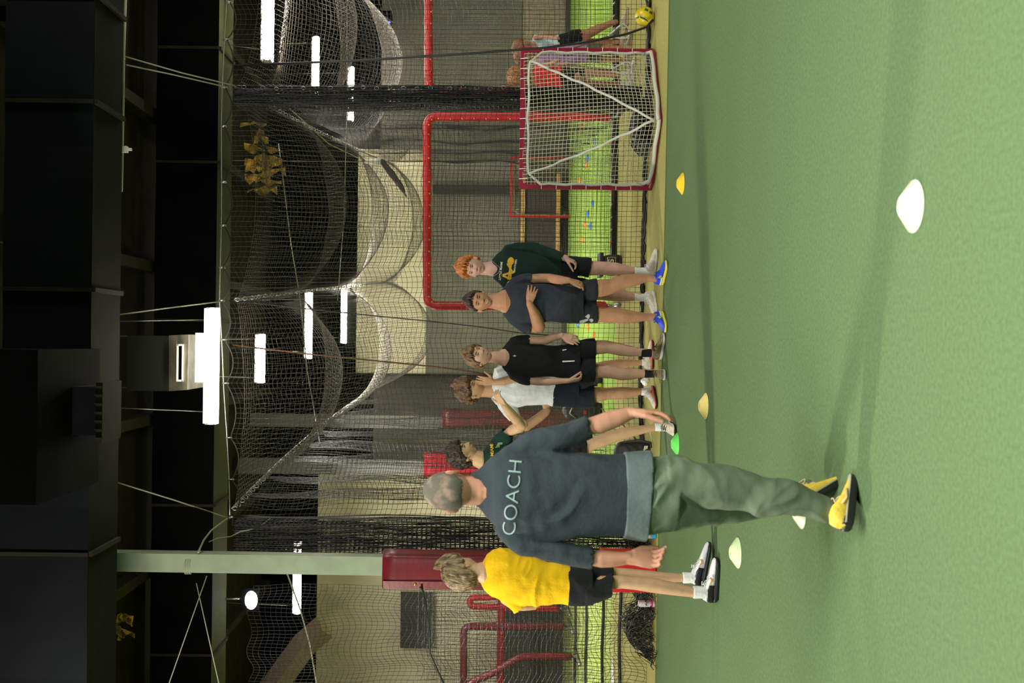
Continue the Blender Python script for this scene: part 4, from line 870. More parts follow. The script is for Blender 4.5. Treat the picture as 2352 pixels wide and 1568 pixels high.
K = dict(white=cloth('white_sock', (.72, .74, .72)), blacksock=cloth('black_sock', (.012, .012, .013)), black=cloth('black_jersey', (.013, .014, .015)), blackshort=cloth('black_shorts', (.012, .013, .015), bump=.5, bscale=22), navy=cloth('navy_grey_tee', (.030, .036, .047)), darkshort=cloth('charcoal_shorts', (.018, .021, .024), bump=.6, bscale=20, rough=.7), forest=cloth('forest_green_sweatshirt', (.010, .026, .020)), tee=cloth('dark_green_tee', (.010, .036, .027)), wtee=cloth('white_tee', (.62, .66, .66)), navyshort=cloth('navy_shorts', (.012, .016, .024)), gold=cloth('gold_tee', (.85, .50, .008), var=.06), coach=cloth('slate_pullover', (.030, .040, .046), var=.1), hem=cloth('lighter_slate_hem', (.105, .135, .130)), pants=cloth('sage_green_trousers', (.130, .165, .105), rough=.8, bump=.35, bscale=16))
shw = mat('off_white_leather', (.62, .60, .52), .5, var=.15, vscale=20); shb = mat('royal_blue_mesh', (.015, .06, .62), .5, bump=.3, bscale=200); shy = mat('yellow_sole', (.75, .68, .03), .5); shbr = mat('brown_mesh', (.13, .09, .07), .7, var=.3, vscale=30, col2=(.22, .20, .03), vlo=.45, vhi=.5); shg = mat('grey_sole', (.45, .46, .42), .6); shk = mat('black_rubber', (.012, .013, .014), .4); shyel = mat('yellow_suede', (.80, .56, .06), .6, var=.2, vscale=18); shgm = mat('taupe_midsole', (.36, .34, .26), .7); swh = mat('white_mesh', (.75, .76, .78), .45); sred = mat('coral_rubber', (.85, .10, .06), .5); lacew = mat('white_lace', (.7, .7, .66), .8); laceb = mat('dark_lace', (.03, .03, .03), .8); laceblue = mat('blue_lace', (.02, .05, .4), .8)
def person(label, D, skin, body_rings, headp, hair_st, hair_m, hands=(), voxel=.0036, extra=None, group=None, facek=None, brow=None, via=()):
    via = list(via)
    """body_rings: list of lists of rings; headp (px,py,dD,yaw,pitch,roll,scale)"""
    foot = at(1500, headp[1], D); root = empty('person', (foot.x, D, 0), label, 'person', group)
    mb = MB()
    for r in body_rings: mb.rings(r, 'round', 26, 2.1)
    N_ = body_rings[0][-1][0]; legs = [r[0][0] for r in body_rings if r[0][0].z < 1.05 and r[-1][0].z < .35]; seen = list(c_ for c_, _, _ in body_rings[0])
    pel = sum(legs, Vector()) / max(1, len(legs)) + Vector((0, 0, .12)) if legs else N_ - Vector((0, 0, .6)); mb.tube([N_, N_.lerp(pel, .5), pel], [.06, .065, .07], 10)
    for r in body_rings[1:]:
        p0 = r[0][0]
        if min((p0 - q).length for q in seen) > .13:
            src = pel if p0.z < pel.z + .05 else N_.lerp(pel, .12)
            vp = [at(v_[0], v_[1], D + (v_[2] if len(v_) > 2 else 0)) for v_ in (via.pop(0) if via and p0.z > pel.z + .05 else ())]; mb.tube([src] + vp + [p0], [.04] + [.032] * len(vp) + [.028], 8)
            for v_ in vp: mb.ball(v_, .03, None, 10, 6)
        seen += [c_ for c_, _, _ in r]
    c = at(headp[0], headp[1], D + headp[2]); M = head_axes(headp[3], headp[4], headp[5]); s = headp[6]
    h = head_mb(c, M, s); mb.add(h.v, h.f); ears(mb, c, M, s)
    for hd in hands: hand(mb, *hd[0], **hd[1])
    mb.skin('body', skin, root, voxel, 1)
    if hair_st:
        st = dict(hair_st); mt = hair_mb(c, M, s, st); mt.build('hair', hair_m, root, True)
    if facek is not None: face(root, c, M, s, brow or hair_m, **facek)
    return root, c, M, s
def garment(name, parts, m, root, D, voxel=.006, wr=(.009, 9, (1, 1, .35), .25), smooth=2, p=2.3):
    mb = MB()
    for rings, caps in parts: mb.rings(rings, caps, 32, p)
    return mb.skin(name, m, root, voxel, smooth, wr)
def hairmat(n, c, c2): return mat(n, c, .5, var=.5, vscale=26, bump=.9, bscale=46, stretch=(1.6, 1.6, .45), col2=c2, spec=.4, vlo=.38, vhi=.62)
def gy(px, py, h, L_=.2): return gnd(px, py).y + L_ * math.cos(math.radians(h))
# ---------------------------------------------------------------- red-haired boy in the sweatshirt
D = 10.35
root, c, M, s = person('person in a dark green sweatshirt and black shorts with curly red hair', D, skinmat('pink_fair_skin', (.55, .33, .26)), [
    S(D, (1108, 603, 1108, 631), (1124, 600, 1126, 633), (1142, 598, 1144, 636)),
    S(D, (1279, 579, 1275, 592, -.09), (1289, 581, 1285, 597, -.11), (1303, 586, 1299, 601, -.12)),
    S(D, (1330, 596, 1330, 634), (1350, 599, 1348, 633), (1375, 600, 1375, 632), (1395, 601, 1395, 631), (1418, 603, 1418, 634), (1440, 609, 1440, 631), (1460, 614, 1460, 630), (1486, 616, 1486, 630)),
    S(D, (1330, 650, 1330, 688), (1350, 652, 1350, 688), (1380, 656, 1380, 689), (1400, 659, 1400, 691), (1425, 662, 1425, 693), (1455, 673, 1455, 691), (1486, 674, 1486, 690))],
    (1087, 613, -.03, -18, 3, -4, 1.02), dict(T=.026, front=.052, temple=.040, side=.008, back=-.050, amp=.010, k=11, curl=.8, seed=3, jag=.012, top=.6, fr=.5, strand=.3), hairmat('ginger_hair', (.62, .22, .045), (.30, .085, .015)),
    [((at(1299, 593, D - .12), at(1330, 606, D - .14) - at(1299, 593, D - .12), Vector((0, .3, -.1)) + RT * -1, RT * .2 + Vector((0, -1, 0)), .98), dict(curl=(.6, .7, .75, .8), thumb=(.15, .5, .5)))],
    via=[[(1168, 582), (1222, 571, .0), (1256, 578, -.035)]], facek=dict(smile=0, eyes_open=.75, lip=mat('pink_lip', (.50, .20, .18), .5)), brow=mat('ginger_brow', (.35, .16, .07), .9))
sw = garment('sweatshirt', [(S(D, (1131, 597, 1132, 637), (1142, 582, 1144, 650), (1156, 570, 1160, 666), (1190, 574, 1190, 672), (1230, 580, 1230, 670), (1270, 587, 1270, 662), (1291, 590, 1291, 656), flat=.62), 'recess'),
    (S(D, (1143, 584, 1166, 604), (1158, 564, 1180, 590), (1190, 555, 1194, 585), (1226, 557, 1224, 588), (1262, 566, 1256, 595, -.04), (1284, 576, 1277, 600, -.10), (1298, 583, 1291, 602, -.12)), 'recess'),
    (S(D, (1145, 640, 1172, 622), (1165, 668, 1182, 645), (1200, 678, 1200, 652), (1250, 675, 1250, 650), (1292, 668, 1292, 650)), 'recess')], K['forest'], root, D)
b = MB(); b.tube([at(px, py, D - .075 - .02 * (py > 605) * (py < 630)) for px, py in ((1127, 597), (1133, 601), (1139, 607), (1146, 612), (1148, 618), (1145, 626), (1139, 631), (1131, 635))], .0022, 5); b.build('necklace', M_steel, root, True)
garment('shorts', [(S(D, (1284, 592, 1284, 656), (1305, 588, 1305, 664), (1325, 588, 1325, 672), flat=.6), 'flat'), (S(D, (1312, 588, 1312, 630), (1335, 590, 1335, 634), (1358, 593, 1352, 637)), 'recess'), (S(D, (1312, 632, 1312, 674), (1335, 638, 1335, 680), (1356, 643, 1356, 684)), 'recess')], K['blackshort'], root, D)
for (a, b_), hd, lf in (((1464, 622), (0, 0), 0), ((1462, 682), (0, 0), 0)): pass
for y0, y1, w0, w1, hh in ((613, 631, 614, 631, 58), (673, 691, 674, 692, -48)):
    garment('sock', [(S(D, (1457, y0, 1457, y1), (1470, w0, 1470, w1), (1492, w0, 1492, w1)), 'flat')], K['white'], root, D, .004, (.001, 20, (1, 1, 1)), 1)
    shoe(root, at(1492, (w0 + w1) / 2, D), hh, shw, shw, lacew, 1.0)
V2, F2 = text2d('LITTLE MIAMI', 1150.5, 622, 5.2, 6, .012, .98); decal('chest_lettering', sw, wht, root, V2, F2, .002, 2)
Ap = [(-.5, -.5), (-.28, -.5), (-.17, -.2), (.17, -.2), (.28, -.5), (.5, -.5), (.1, .5), (-.1, .5)]; Ah = [(-.11, -.03), (.11, -.03), (0, .28)]
goldp = mat('gold_print', (.62, .36, .01), .6)
decal('chest_logo', sw, goldp, root, up2d([(-.5, -.5), (-.3, -.5), (0, .35), (0, .55), (-.1, .55)], 1169, 633, 27, 4) + up2d([(.5, -.5), (.3, -.5), (0, .35), (0, .55), (.1, .55)], 1169, 633, 27, 4) + up2d([(-.22, -.22), (.22, -.22), (.18, -.08), (-.18, -.08)], 1169, 633, 27, 4), [(0, 1, 2, 3, 4), (5, 6, 7, 8, 9), (10, 11, 12, 13)], .002, 3)
ov = [(1173 + 7.5 * math.cos(a) - 1.5 * math.sin(a), 600 + 9.5 * math.sin(a) + 1 * math.cos(a)) for a in [q * math.pi / 10 for q in range(20)]]
decal('chest_logo', sw, goldp, root, ov + [(1171, 610), (1176, 609), (1169, 642), (1165, 642)] + [(1163, 606), (1167, 604), (1181, 627), (1177, 629)], [tuple(range(20)), (20, 21, 22, 23), (24, 25, 26, 27)], .0025, 3)
V2, F2 = text2d('PANTHERS', 1183.5, 610, 4.6, 9, .012, .95); decal('chest_lettering', sw, wht, root, V2, F2, .002, 2)
# ---------------------------------------------------------------- smiling boy in navy
D = 9.85
elb = at(1244, 752, D - .02)
root, c, M, s = person('smiling person in a navy tee and charcoal shorts with one arm across the belly', D, skinmat('tan_skin', (.43, .22, .12)), [
    S(D, (1112, 676, 1112, 706), (1132, 675, 1132, 709), (1148, 670, 1149, 714), (1160, 662, 1161, 722)),
    S(D, (1195, 632, 1196, 652), (1215, 630, 1216, 651), (1240, 628, 1241, 649), (1262, 628, 1262, 650, -.02), (1285, 632, 1284, 653, -.07), (1308, 637, 1307, 651, -.11)),
    S(D, (1196, 753, 1198, 740), (1215, 763, 1216, 741), (1232, 765, 1232, 741), (1246, 760, 1236, 740)),
    S(D, (1252, 752, 1222, 744, -.02), (1249, 738, 1219, 732, -.09), (1241, 720, 1214, 713, -.14), (1229, 702, 1209, 700, -.17), (1224, 694, 1209, 694, -.18)),
    S(D, (1340, 648, 1340, 690), (1355, 645, 1355, 689), (1380, 641, 1380, 684), (1400, 640, 1402, 676), (1430, 630, 1430, 664), (1456, 629, 1458, 657), (1485, 630, 1487, 647), (1505, 631, 1505, 648)),
    S(D, (1340, 696, 1340, 738), (1358, 699, 1360, 739), (1380, 703, 1380, 740), (1400, 705, 1400, 741), (1430, 709, 1430, 743), (1455, 714, 1455, 741), (1488, 719, 1488, 736), (1508, 720, 1508, 737))],
    (1103, 692, -.03, 4, 4, -7, 1.0), dict(T=.013, front=.060, temple=.046, side=.006, back=-.055, amp=.007, k=14, seed=5, jag=.016, top=.7, fr=.9, strand=.5), hairmat('dark_brown_hair', (.075, .045, .028), (.018, .011, .008)),
    [((at(1308, 644, D - .11), at(1342, 652, D - .13) - at(1308, 644, D - .11), RT * -1 + Vector((0, .5, 0)), RT * -.3 + Vector((0, -1, 0)), 1.0), dict(curl=(.45, .5, .55, .6), thumb=(.25, .6, .1))),
     ((at(1217, 695, D - .18), at(1225, 660, D - .19) - at(1217, 695, D - .18), Vector((0, 1, 0)), DN * -1, .98), dict(curl=(.30, .30, .34, .4), spread=.22, thumb=(.15, .3, .5)))],
    via=[[(1172, 652)], [(1176, 728)]], facek=dict(smile=1.0, eyes_open=.5))
tee = garment('tee_shirt', [(S(D, (1151, 668, 1152, 716), (1158, 658, 1158, 724), (1168, 650, 1170, 738), (1190, 646, 1192, 746), (1222, 650, 1222, 744), (1262, 653, 1262, 739), (1290, 655, 1292, 740), (1314, 653, 1315, 742), flat=.6), 'recess'),
    (S(D, (1160, 653, 1186, 678), (1176, 636, 1194, 664), (1200, 630, 1204, 656), (1222, 627, 1222, 653)), 'recess'),
    (S(D, (1153, 722, 1180, 702), (1172, 744, 1190, 714), (1195, 759, 1204, 730), (1219, 768, 1221, 737)), 'recess')], K['navy'], root, D)
sh = garment('shorts', [(S(D, (1308, 654, 1309, 741), (1325, 649, 1328, 743), (1338, 647, 1340, 743), flat=.62), 'flat'), (S(D, (1325, 648, 1325, 696), (1350, 643, 1350, 693), (1369, 640, 1369, 692)), 'recess'), (S(D, (1325, 694, 1325, 743), (1350, 693, 1350, 743), (1369, 694, 1373, 741)), 'recess')], K['darkshort'], root, D)
for (y0, y1), hh, dx in (((630, 648), 38, 0), ((719, 737), -32, 0)):
    o, P = shoe(root, at(1500, (y0 + y1) / 2, D), hh, shb, shy, laceblue, .95, m_mid=None)
    b = MB(); rr = []
    for x, hw, z0, z1 in SHOE[:5]: c_ = P(x, 0, .034); rr.append((c_, P(x, hw + .004, .034) - c_, P(x, 0, .046) - c_))
    b.rings(rr, 'flat', 20, 4); b.build('midsole', shw, o, True)
    lg = MB()
    for k in range(3): sd = -1 if hh > 0 else 1; a_ = P(.105 + .014 * k, sd * .040, .040); b2 = P(.118 + .012 * k, sd * .036, .068 - .006 * k); lg.tube([a_, b2], .0032, 5)
    lg.build('side_stripes', shy, o, True)
uam = mat('silver_print', (.38, .42, .42), .5)
decal('shorts_logo', sh, uam, root, [(1343.3, 727), (1350.7, 721.5), (1354.5, 722), (1354.7, 728), (1352, 732)] + [(1352.7, 733), (1358.8, 731), (1363, 733.5), (1362, 737.6), (1358, 740), (1355.4, 737.6)], [(0, 1, 2, 3, 4), (5, 6, 7, 8, 9, 10)], .0025, 3)
decal('shorts_logo', sh, uam, root, [(1350, 731), (1341, 736), (1331, 736), (1331, 741), (1341, 740.5), (1351.4, 735)], [(0, 1, 2, 5), (2, 3, 4, 5)], .0025, 3)
# ---------------------------------------------------------------- boy in black
D = 9.9
root, c, M, s = person('smiling person in an all black tee and shorts with white drawstrings', D, skinmat('fair_skin', (.54, .32, .22)), [
    S(D, (1110, 806, 1115, 832), (1130, 806, 1134, 834), (1147, 804, 1148, 838), (1160, 796, 1160, 846)),
    S(D, (1195, 772, 1196, 792), (1215, 771, 1216, 791), (1238, 771, 1238, 791), (1254, 771, 1256, 791), (1272, 766, 1273, 783, -.05), (1291, 764, 1291, 778, -.09)),
    S(D, (1195, 881, 1196, 863), (1215, 883, 1216, 864), (1240, 885, 1240, 866), (1262, 885, 1262, 867, -.03), (1290, 881, 1290, 868, -.09), (1306, 880, 1306, 868, -.11)),
    S(D, (1340, 783, 1340, 820), (1355, 782, 1355, 816), (1375, 781, 1378, 813), (1392, 781, 1396, 811), (1420, 787, 1424, 817), (1445, 793, 1447, 819), (1472, 799, 1472, 818), (1495, 802, 1495, 819)),
    S(D, (1340, 832, 1340, 872), (1358, 834, 1358, 870), (1380, 837, 1380, 867), (1398, 838, 1398, 868), (1425, 843, 1425, 873), (1450, 846, 1450, 872), (1480, 848, 1480, 866), (1504, 849, 1504, 865))],
    (1101, 818, -.03, 30, 2, -6, 1.0), dict(T=.019, front=.046, temple=.034, side=-.012, back=-.060, amp=.008, k=13, seed=9, jag=.012, top=.5, fr=.7, strand=.5), hairmat('brown_hair', (.26, .15, .07), (.07, .035, .015)),
    [((at(1292, 771, D - .09), at(1325, 779, D - .12) - at(1292, 771, D - .09), Vector((0, .9, 0)) + RT * -.4, RT * -1, 1.0), dict(curl=(.25, .25, .3, .4), thumb=(.25, .55, -.1))),
     ((at(1306, 874, D - .11), at(1340, 870, D - .13) - at(1306, 874, D - .11), RT * 1.0 + Vector((0, .3, 0)), Vector((0, -1, 0)) + RT * .3, 1.0), dict(curl=(.7, .75, .8, .8), thumb=(.15, .45, .35)))],
    via=[[(1180, 790)], [(1176, 862)]], facek=dict(smile=.8, eyes_open=.55))
tee = garment('tee_shirt', [(S(D, (1153, 800, 1153, 844), (1160, 793, 1160, 852), (1170, 786, 1171, 862), (1198, 789, 1198, 868), (1240, 791, 1240, 866), (1270, 794, 1272, 864), (1292, 791, 1293, 866), flat=.6), 'recess'),
    (S(D, (1159, 793, 1180, 806), (1172, 776, 1187, 800), (1195, 770, 1198, 796), (1217, 769, 1217, 795)), 'recess'),
    (S(D, (1160, 850, 1182, 838), (1172, 871, 1190, 848), (1195, 881, 1198, 858), (1217, 885, 1217, 861)), 'recess')], K['black'], root, D)
sh = garment('shorts', [(S(D, (1286, 794, 1287, 866), (1304, 789, 1304, 872), (1330, 785, 1330, 877), flat=.62), 'flat'), (S(D, (1318, 784, 1318, 832), (1345, 779, 1345, 824), (1366, 777, 1367, 820)), 'recess'), (S(D, (1318, 828, 1318, 878), (1345, 823, 1345, 880), (1367, 820, 1366, 876)), 'recess')], K['blackshort'], root, D)
for q in ([(1292, 803), (1292, 806), (1301, 803.5), (1302, 802)], [(1292, 828), (1292, 831.5), (1320, 830), (1320, 827.5)]): decal('drawstring', sh, wht, root, q, [(0, 1, 2, 3)], .004, 3)
decal('chest_logo', tee, wht, root, [(1178, 816.6), (1186, 816.6), (1186, 817.6), (1178, 817.6), (1181, 815), (1183, 815), (1183, 819), (1181, 819)], [(0, 1, 2, 3), (4, 5, 6, 7)], .003, 3)
for y0, y1, px, hh in ((800, 820, 1472, 50), (848, 867, 1480, -2)):
    garment('sock', [(S(D, (px, y0, px, y1), (px + 12, y0 + 1, px + 12, y1), (px + 24, y0 + 1, px + 24, y1)), 'flat')], K['blacksock'], root, D, .004, (.001, 20, (1, 1, 1)), 1)
    shoe(root, at(1500, (y0 + y1) / 2, D), hh, shbr, shg, laceb, .96)
# ---------------------------------------------------------------- boy in white, hand to his face
D = 10.3
root, c, M, s = person('person in a white tee and navy shorts hiding the face behind one hand', D, skinmat('olive_tan_skin', (.45, .26, .14)), [
    S(D, (1098, 884, 1100, 912), (1116, 884, 1116, 912), (1132, 882, 1133, 914), (1143, 876, 1143, 918)),
    S(D, (1158, 955, 1178, 938), (1172, 965, 1192, 951), (1186, 978, 1204, 962), (1198, 988, 1212, 970), (1207, 990, 1212, 970)),
    S(D, (1203, 968, 1215, 988), (1216, 961, 1228, 979), (1232, 950, 1246, 966), (1246, 940, 1260, 953), (1251, 936, 1264, 946)),
    S(D, (1150, 836, 1172, 862, .0), (1180, 842, 1192, 866, -.06), (1200, 852, 1204, 874, -.12)),
    S(D, (1202, 856, 1204, 876, -.12), (1180, 858, 1184, 878, -.14), (1155, 866, 1158, 885, -.15), (1134, 871, 1136, 885, -.15)),
    S(D, (1345, 886, 1345, 926), (1355, 887, 1355, 925), (1375, 889, 1378, 922), (1392, 890, 1394, 918), (1430, 888, 1430, 917), (1456, 890, 1456, 911), (1472, 891, 1472, 906), (1492, 892, 1492, 907)),
    S(D + .1, (1345, 838, 1345, 870), (1365, 834, 1365, 866), (1390, 828, 1390, 857), (1420, 824, 1420, 845), (1450, 825, 1450, 841), (1472, 826, 1472, 839), (1492, 826, 1492, 839))],
    (1086, 896, -.02, 55, -10, 0, 1.02), dict(T=.030, front=.040, temple=.030, side=.010, back=-.048, amp=.013, k=12, curl=.6, seed=12, jag=.010, top=.7, fr=.5, strand=.3), hairmat('dark_chestnut_hair', (.17, .085, .035), (.028, .014, .008)),
    [((at(1134, 878, D - .15), at(1094, 872, D - .17) - at(1134, 878, D - .15), Vector((.1, 1, 0)), RT * 1, .98), dict(curl=(.12, .1, .12, .15), thumb=(.55, .9, 0), spread=.06)),
     ((at(1256, 941, D), at(1256, 906, D - .04) - at(1256, 941, D), Vector((0, 1, .1)), DN * -1, .95), dict(curl=(.15, .15, .2, .2), spread=.3, thumb=(.3, .3, .6)))],
    via=[[(1152, 932)], [(1152, 850)]], facek=dict(smile=0, eyes_open=.4))
garment('tee_shirt', [(S(D, (1129, 872, 1129, 915), (1138, 856, 1140, 928), (1150, 843, 1152, 934), (1180, 840, 1180, 936), (1210, 846, 1210, 930), (1240, 855, 1240, 928), (1262, 862, 1259, 928), (1279, 866, 1269, 932), flat=.62), 'recess'),
    (S(D, (1136, 914, 1165, 896), (1146, 938, 1180, 916), (1158, 955, 1188, 936), (1171, 967, 1195, 953)), 'recess'),
    (S(D, (1130, 866, 1160, 850), (1134, 845, 1172, 852), (1160, 832, 1184, 864)), 'recess')], K['wtee'], root, D)
garment('shorts', [(S(D, (1270, 868, 1266, 930), (1300, 866, 1300, 934), (1328, 862, 1328, 936), flat=.66), 'flat'), (S(D, (1315, 892, 1315, 938), (1342, 888, 1342, 938), (1364, 884, 1364, 936)), 'recess'), (S(D, (1315, 860, 1315, 900), (1342, 852, 1342, 896), (1362, 846, 1362, 886)), 'recess')], K['navyshort'], root, D)
for dd, y0, y1, px, hh, lb in ((0, 891, 908, 1473, -38, None), (.1, 825, 840, 1474, 100, None)):
    garment('sock', [(S(D + dd, (px, y0, px, y1), (px + 8, y0, px + 8, y1), (px + 20, y0 + 1, px + 20, y1)), 'flat')], K['white'], root, D, .004, (.001, 20, (1, 1, 1)), 1)
    o, P = shoe(root, at(1490, (y0 + y1) / 2, D + dd), hh, shw, shk, lacew, .95, m_mid=sred)
    for sd in (-1, 1): b = MB(); b.tube([P(.09, sd * .040, .045), P(.13, sd * .042, .055), P(.15, sd * .043, .045)], .005, 6); b.build('side_mark', sred, o, True)
# ---------------------------------------------------------------- boy in dark green tee clapping
D = 9.38
root, c, M, s = person('person in a dark green tee clapping, half hidden behind coach', D, skinmat('warm_skin', (.54, .34, .19)), [
    S(D, (1080, 1028, 1072, 1060), (1094, 1034, 1088, 1070), (1110, 1036, 1106, 1080)),
    S(D, (1156, 991, 1172, 1000, -.03), (1170, 978, 1186, 996, -.05), (1184, 970, 1202, 991, -.08), (1197, 966, 1209, 982, -.10)),
    S(D, (1206, 972, 1194, 985, -.11), (1194, 955, 1178, 973, -.16), (1180, 940, 1163, 955, -.2), (1165, 926, 1152, 935, -.24)),
    S(D, (1330, 1012, 1330, 1048), (1345, 1010, 1346, 1044), (1366, 1001, 1366, 1033), (1391, 993, 1391, 1024), (1430, 981, 1430, 1010), (1456, 978, 1456, 1002), (1481, 976, 1481, 995), (1502, 974, 1504, 990), (1528, 973, 1528, 989)),
    S(D + .15, (1330, 1060, 1330, 1100), (1391, 1066, 1391, 1098), (1430, 1070, 1430, 1098), (1500, 1080, 1500, 1096), (1520, 1080, 1520, 1096))],
    (1066, 1044, -.02, 72, -4, 6, 1.0), dict(T=.024, front=.040, temple=.028, side=-.004, back=-.062, amp=.013, k=12, curl=.5, seed=15, jag=.010, top=.4, fr=.6, strand=.3), hairmat('black_brown_hair', (.05, .03, .02), (.010, .007, .006)),
    [((at(1160, 930, D - .24), at(1140, 908, D - .26) - at(1160, 930, D - .24), RT * 1 + Vector((0, .4, 0)), DN * -1 + Vector((0, -.2, 0)), .95), dict(curl=(.45, .45, .45, .5), spread=.12, thumb=(.5, .9, 0)))],
    via=[[(1140, 1018)]], facek=dict(smile=.1, eyes_open=.6))
tee = garment('tee_shirt', [(S(D, (1107, 1038, 1102, 1080), (1118, 1024, 1110, 1096), (1134, 1015, 1130, 1108), (1165, 1013, 1165, 1116), (1210, 1018, 1210, 1114), (1260, 1026, 1260, 1106), (1312, 1024, 1312, 1108), flat=.7), 'recess'),
    (S(D, (1122, 1020, 1160, 1044), (1134, 1004, 1170, 1030), (1146, 992, 1176, 1014, -.02), (1154, 983, 1178, 1001, -.03)), 'recess')], K['tee'], root, D)
garment('shorts', [(S(D, (1300, 1022, 1300, 1106), (1328, 1014, 1328, 1106), flat=.7), 'flat'), (S(D, (1312, 1012, 1312, 1060), (1345, 1007, 1346, 1052)), 'recess'), (S(D + .1, (1312, 1052, 1312, 1104), (1350, 1058, 1350, 1102)), 'recess')], K['blackshort'], root, D)
for dd, yc, px, hh in ((0, 981, 1504, -6), (.15, 1088, 1500, -10)):
    garment('sock', [(S(D + dd, (px, yc - 9, px, yc + 9), (px + 12, yc - 9, px + 12, yc + 9), (px + 22, yc - 9, px + 22, yc + 9)), 'flat')], K['white'], root, D, .004, (.001, 20, (1, 1, 1)), 1)
    shoe(root, at(1522, yc - 2, D + dd), hh, mat('cream_mesh', (.60, .54, .42), .6, var=.2, vscale=30), shk, laceb, .98, m_mid=shw)
V2, F2 = text2d('LITTLE MIAMI', 1131, 1050, 7.5, -2, .02, 1.0); decal('chest_lettering', tee, goldp, root, V2, F2, .003, 2)
decal('chest_logo', tee, mat('sage_print', (.16, .22, .10), .6), root, [(1140, 1024), (1144, 1016), (1154, 1015), (1154, 1020), (1148, 1021), (1148, 1027), (1136, 1029)], [(0, 1, 2, 3, 4, 5, 6)], .003, 3)
# ---------------------------------------------------------------- coach walking away
D = 4.82
root, c, M, s = person('person seen from behind in a slate pullover with COACH across the back and sage trousers', D, skinmat('ruddy_skin', (.46, .22, .14)), [
    S(D, (1058, 1094, 1058, 1158), (1085, 1093, 1085, 1160), (1104, 1094, 1104, 1160)),
    S(D, (1325, 970, 1338, 1004), (1345, 962, 1360, 998), (1370, 953, 1384, 995), (1392, 945, 1402, 988), (1417, 940, 1427, 977), (1438, 936, 1447, 965), (1448, 934, 1456, 961)),
    S(D, (1335, 1296, 1335, 1266), (1360, 1299, 1360, 1264), (1380, 1303, 1380, 1263), (1406, 1302, 1406, 1265), (1430, 1298, 1430, 1267), (1444, 1295, 1444, 1268)),
    S(D, (1500, 1070, 1500, 1120), (1600, 1090, 1600, 1136), (1690, 1105, 1690, 1145), (1800, 1135, 1800, 1168), (1860, 1155, 1856, 1182), (1890, 1166, 1884, 1190), (1925, 1172, 1920, 1196)),
    S(D, (1500, 1160, 1500, 1210), (1600, 1152, 1600, 1192, .07), (1670, 1146, 1670, 1182, .16), (1740, 1138, 1740, 1170, .26), (1800, 1128, 1800, 1155, .36), (1850, 1116, 1850, 1140, .42))],
    (1036, 1127, -.02, 172, 0, 0, .99), dict(T=.004, front=.072, temple=.05, side=-.010, back=-.052, amp=.0015, k=14, seed=20, jag=.004, top=.1, strand=.1),
    mat('grey_buzzed_hair', (.105, .095, .07), .95, var=.4, vscale=18, col2=(.30, .20, .15), vlo=.30, vhi=.50, bump=.5, bscale=500),
    [((at(1450, 948, D), at(1495, 948, D - .01) - at(1450, 948, D), RT * -1 + Vector((0, -.15, 0)), Vector((0, 0, 0)) + RT * -.8 + Vector((0, -.8, 0)) + DN * .2, 1.12), dict(curl=(.30, .26, .24, .22), thumb=(.10, .45, .25), spread=.05)),
     ((at(1446, 1281, D), at(1490, 1284, D) - at(1446, 1281, D), RT * .75 + Vector((0, -.75, 0)), RT * .85 + Vector((0, .6, 0)), 1.12), dict(curl=(.40, .62, .70, .72), thumb=(.22, .62, -.05), spread=.1))],
    voxel=.0036, via=[[(1172, 1050), (1250, 1015)], [(1172, 1218), (1250, 1262)]])
pull = garment('pullover', [(S(D, (1090, 1089, 1090, 1164), (1099, 1086, 1100, 1168), (1112, 1074, 1115, 1190), (1135, 1050, 1138, 1212), (1165, 1034, 1166, 1230), (1210, 1027, 1210, 1238), (1262, 1030, 1262, 1238), (1320, 1036, 1325, 1234), (1380, 1042, 1380, 1232), (1436, 1043, 1432, 1231), (1470, 1046, 1466, 1229), flat=.57), 'flat'),
    (S(D, (1128, 1052, 1175, 1092), (1158, 1022, 1196, 1068), (1205, 996, 1228, 1050), (1262, 978, 1282, 1034), (1316, 962, 1332, 1018), (1347, 953, 1363, 1004)), 'recess'),
    (S(D, (1128, 1212, 1180, 1180), (1152, 1242, 1196, 1204), (1190, 1270, 1212, 1222), (1240, 1287, 1246, 1238), (1300, 1300, 1302, 1243), (1361, 1306, 1362, 1256)), 'recess')], K['coach'], root, D, .006, (.019, 8.0, (1.2, 1, .28), .30, (1.02, 1.25)), 2)
garment('pullover_hem', [(S(D, (1434, 1038, 1430, 1236), (1462, 1036, 1457, 1240), (1496, 1034, 1483, 1244), flat=.61), 'recess')], K['hem'], root, D, .005, (.003, 9, (1.2, 1, .2), .1), 2)
tr = garment('trousers', [(S(D, (1468, 1052, 1464, 1226), (1500, 1048, 1496, 1227), (1560, 1051, 1550, 1216), flat=.62), 'flat'),
    (S(D, (1530, 1049, 1530, 1152, 0), (1600, 1057, 1600, 1162, 0), (1668, 1069, 1668, 1168, 0), (1740, 1087, 1740, 1180, 0), (1800, 1104, 1800, 1186, 0), (1850, 1121, 1850, 1192), (1884, 1135, 1880, 1199), (1908, 1147, 1899, 1202)), 'recess'),
    (S(D, (1530, 1138, 1530, 1221, 0), (1610, 1135, 1610, 1205, .08), (1670, 1126, 1670, 1197, .16), (1740, 1118, 1740, 1188, .26), (1800, 1110, 1800, 1170, .36), (1858, 1104, 1858, 1150, .46)), 'recess')], K['pants'], root, D, .006, (.019, 7.5, (1.1, 1, .4), .5), 2)
garment('sock', [(S(D, (1885, 1158, 1880, 1196), (1905, 1160, 1900, 1197), (1930, 1166, 1925, 1202)), 'flat')], K['blacksock'], root, D, .005, None, 1)
ank = at(1925, 1186, D)
o, P = shoe(root, Vector((ank.x + .005, D - .085, 0)), 138, shyel, shk, mat('tan_lace', (.6, .5, .3), .8), 1.0, pitch=17, m_mid=shgm, sole_h=.040, yoff=0)
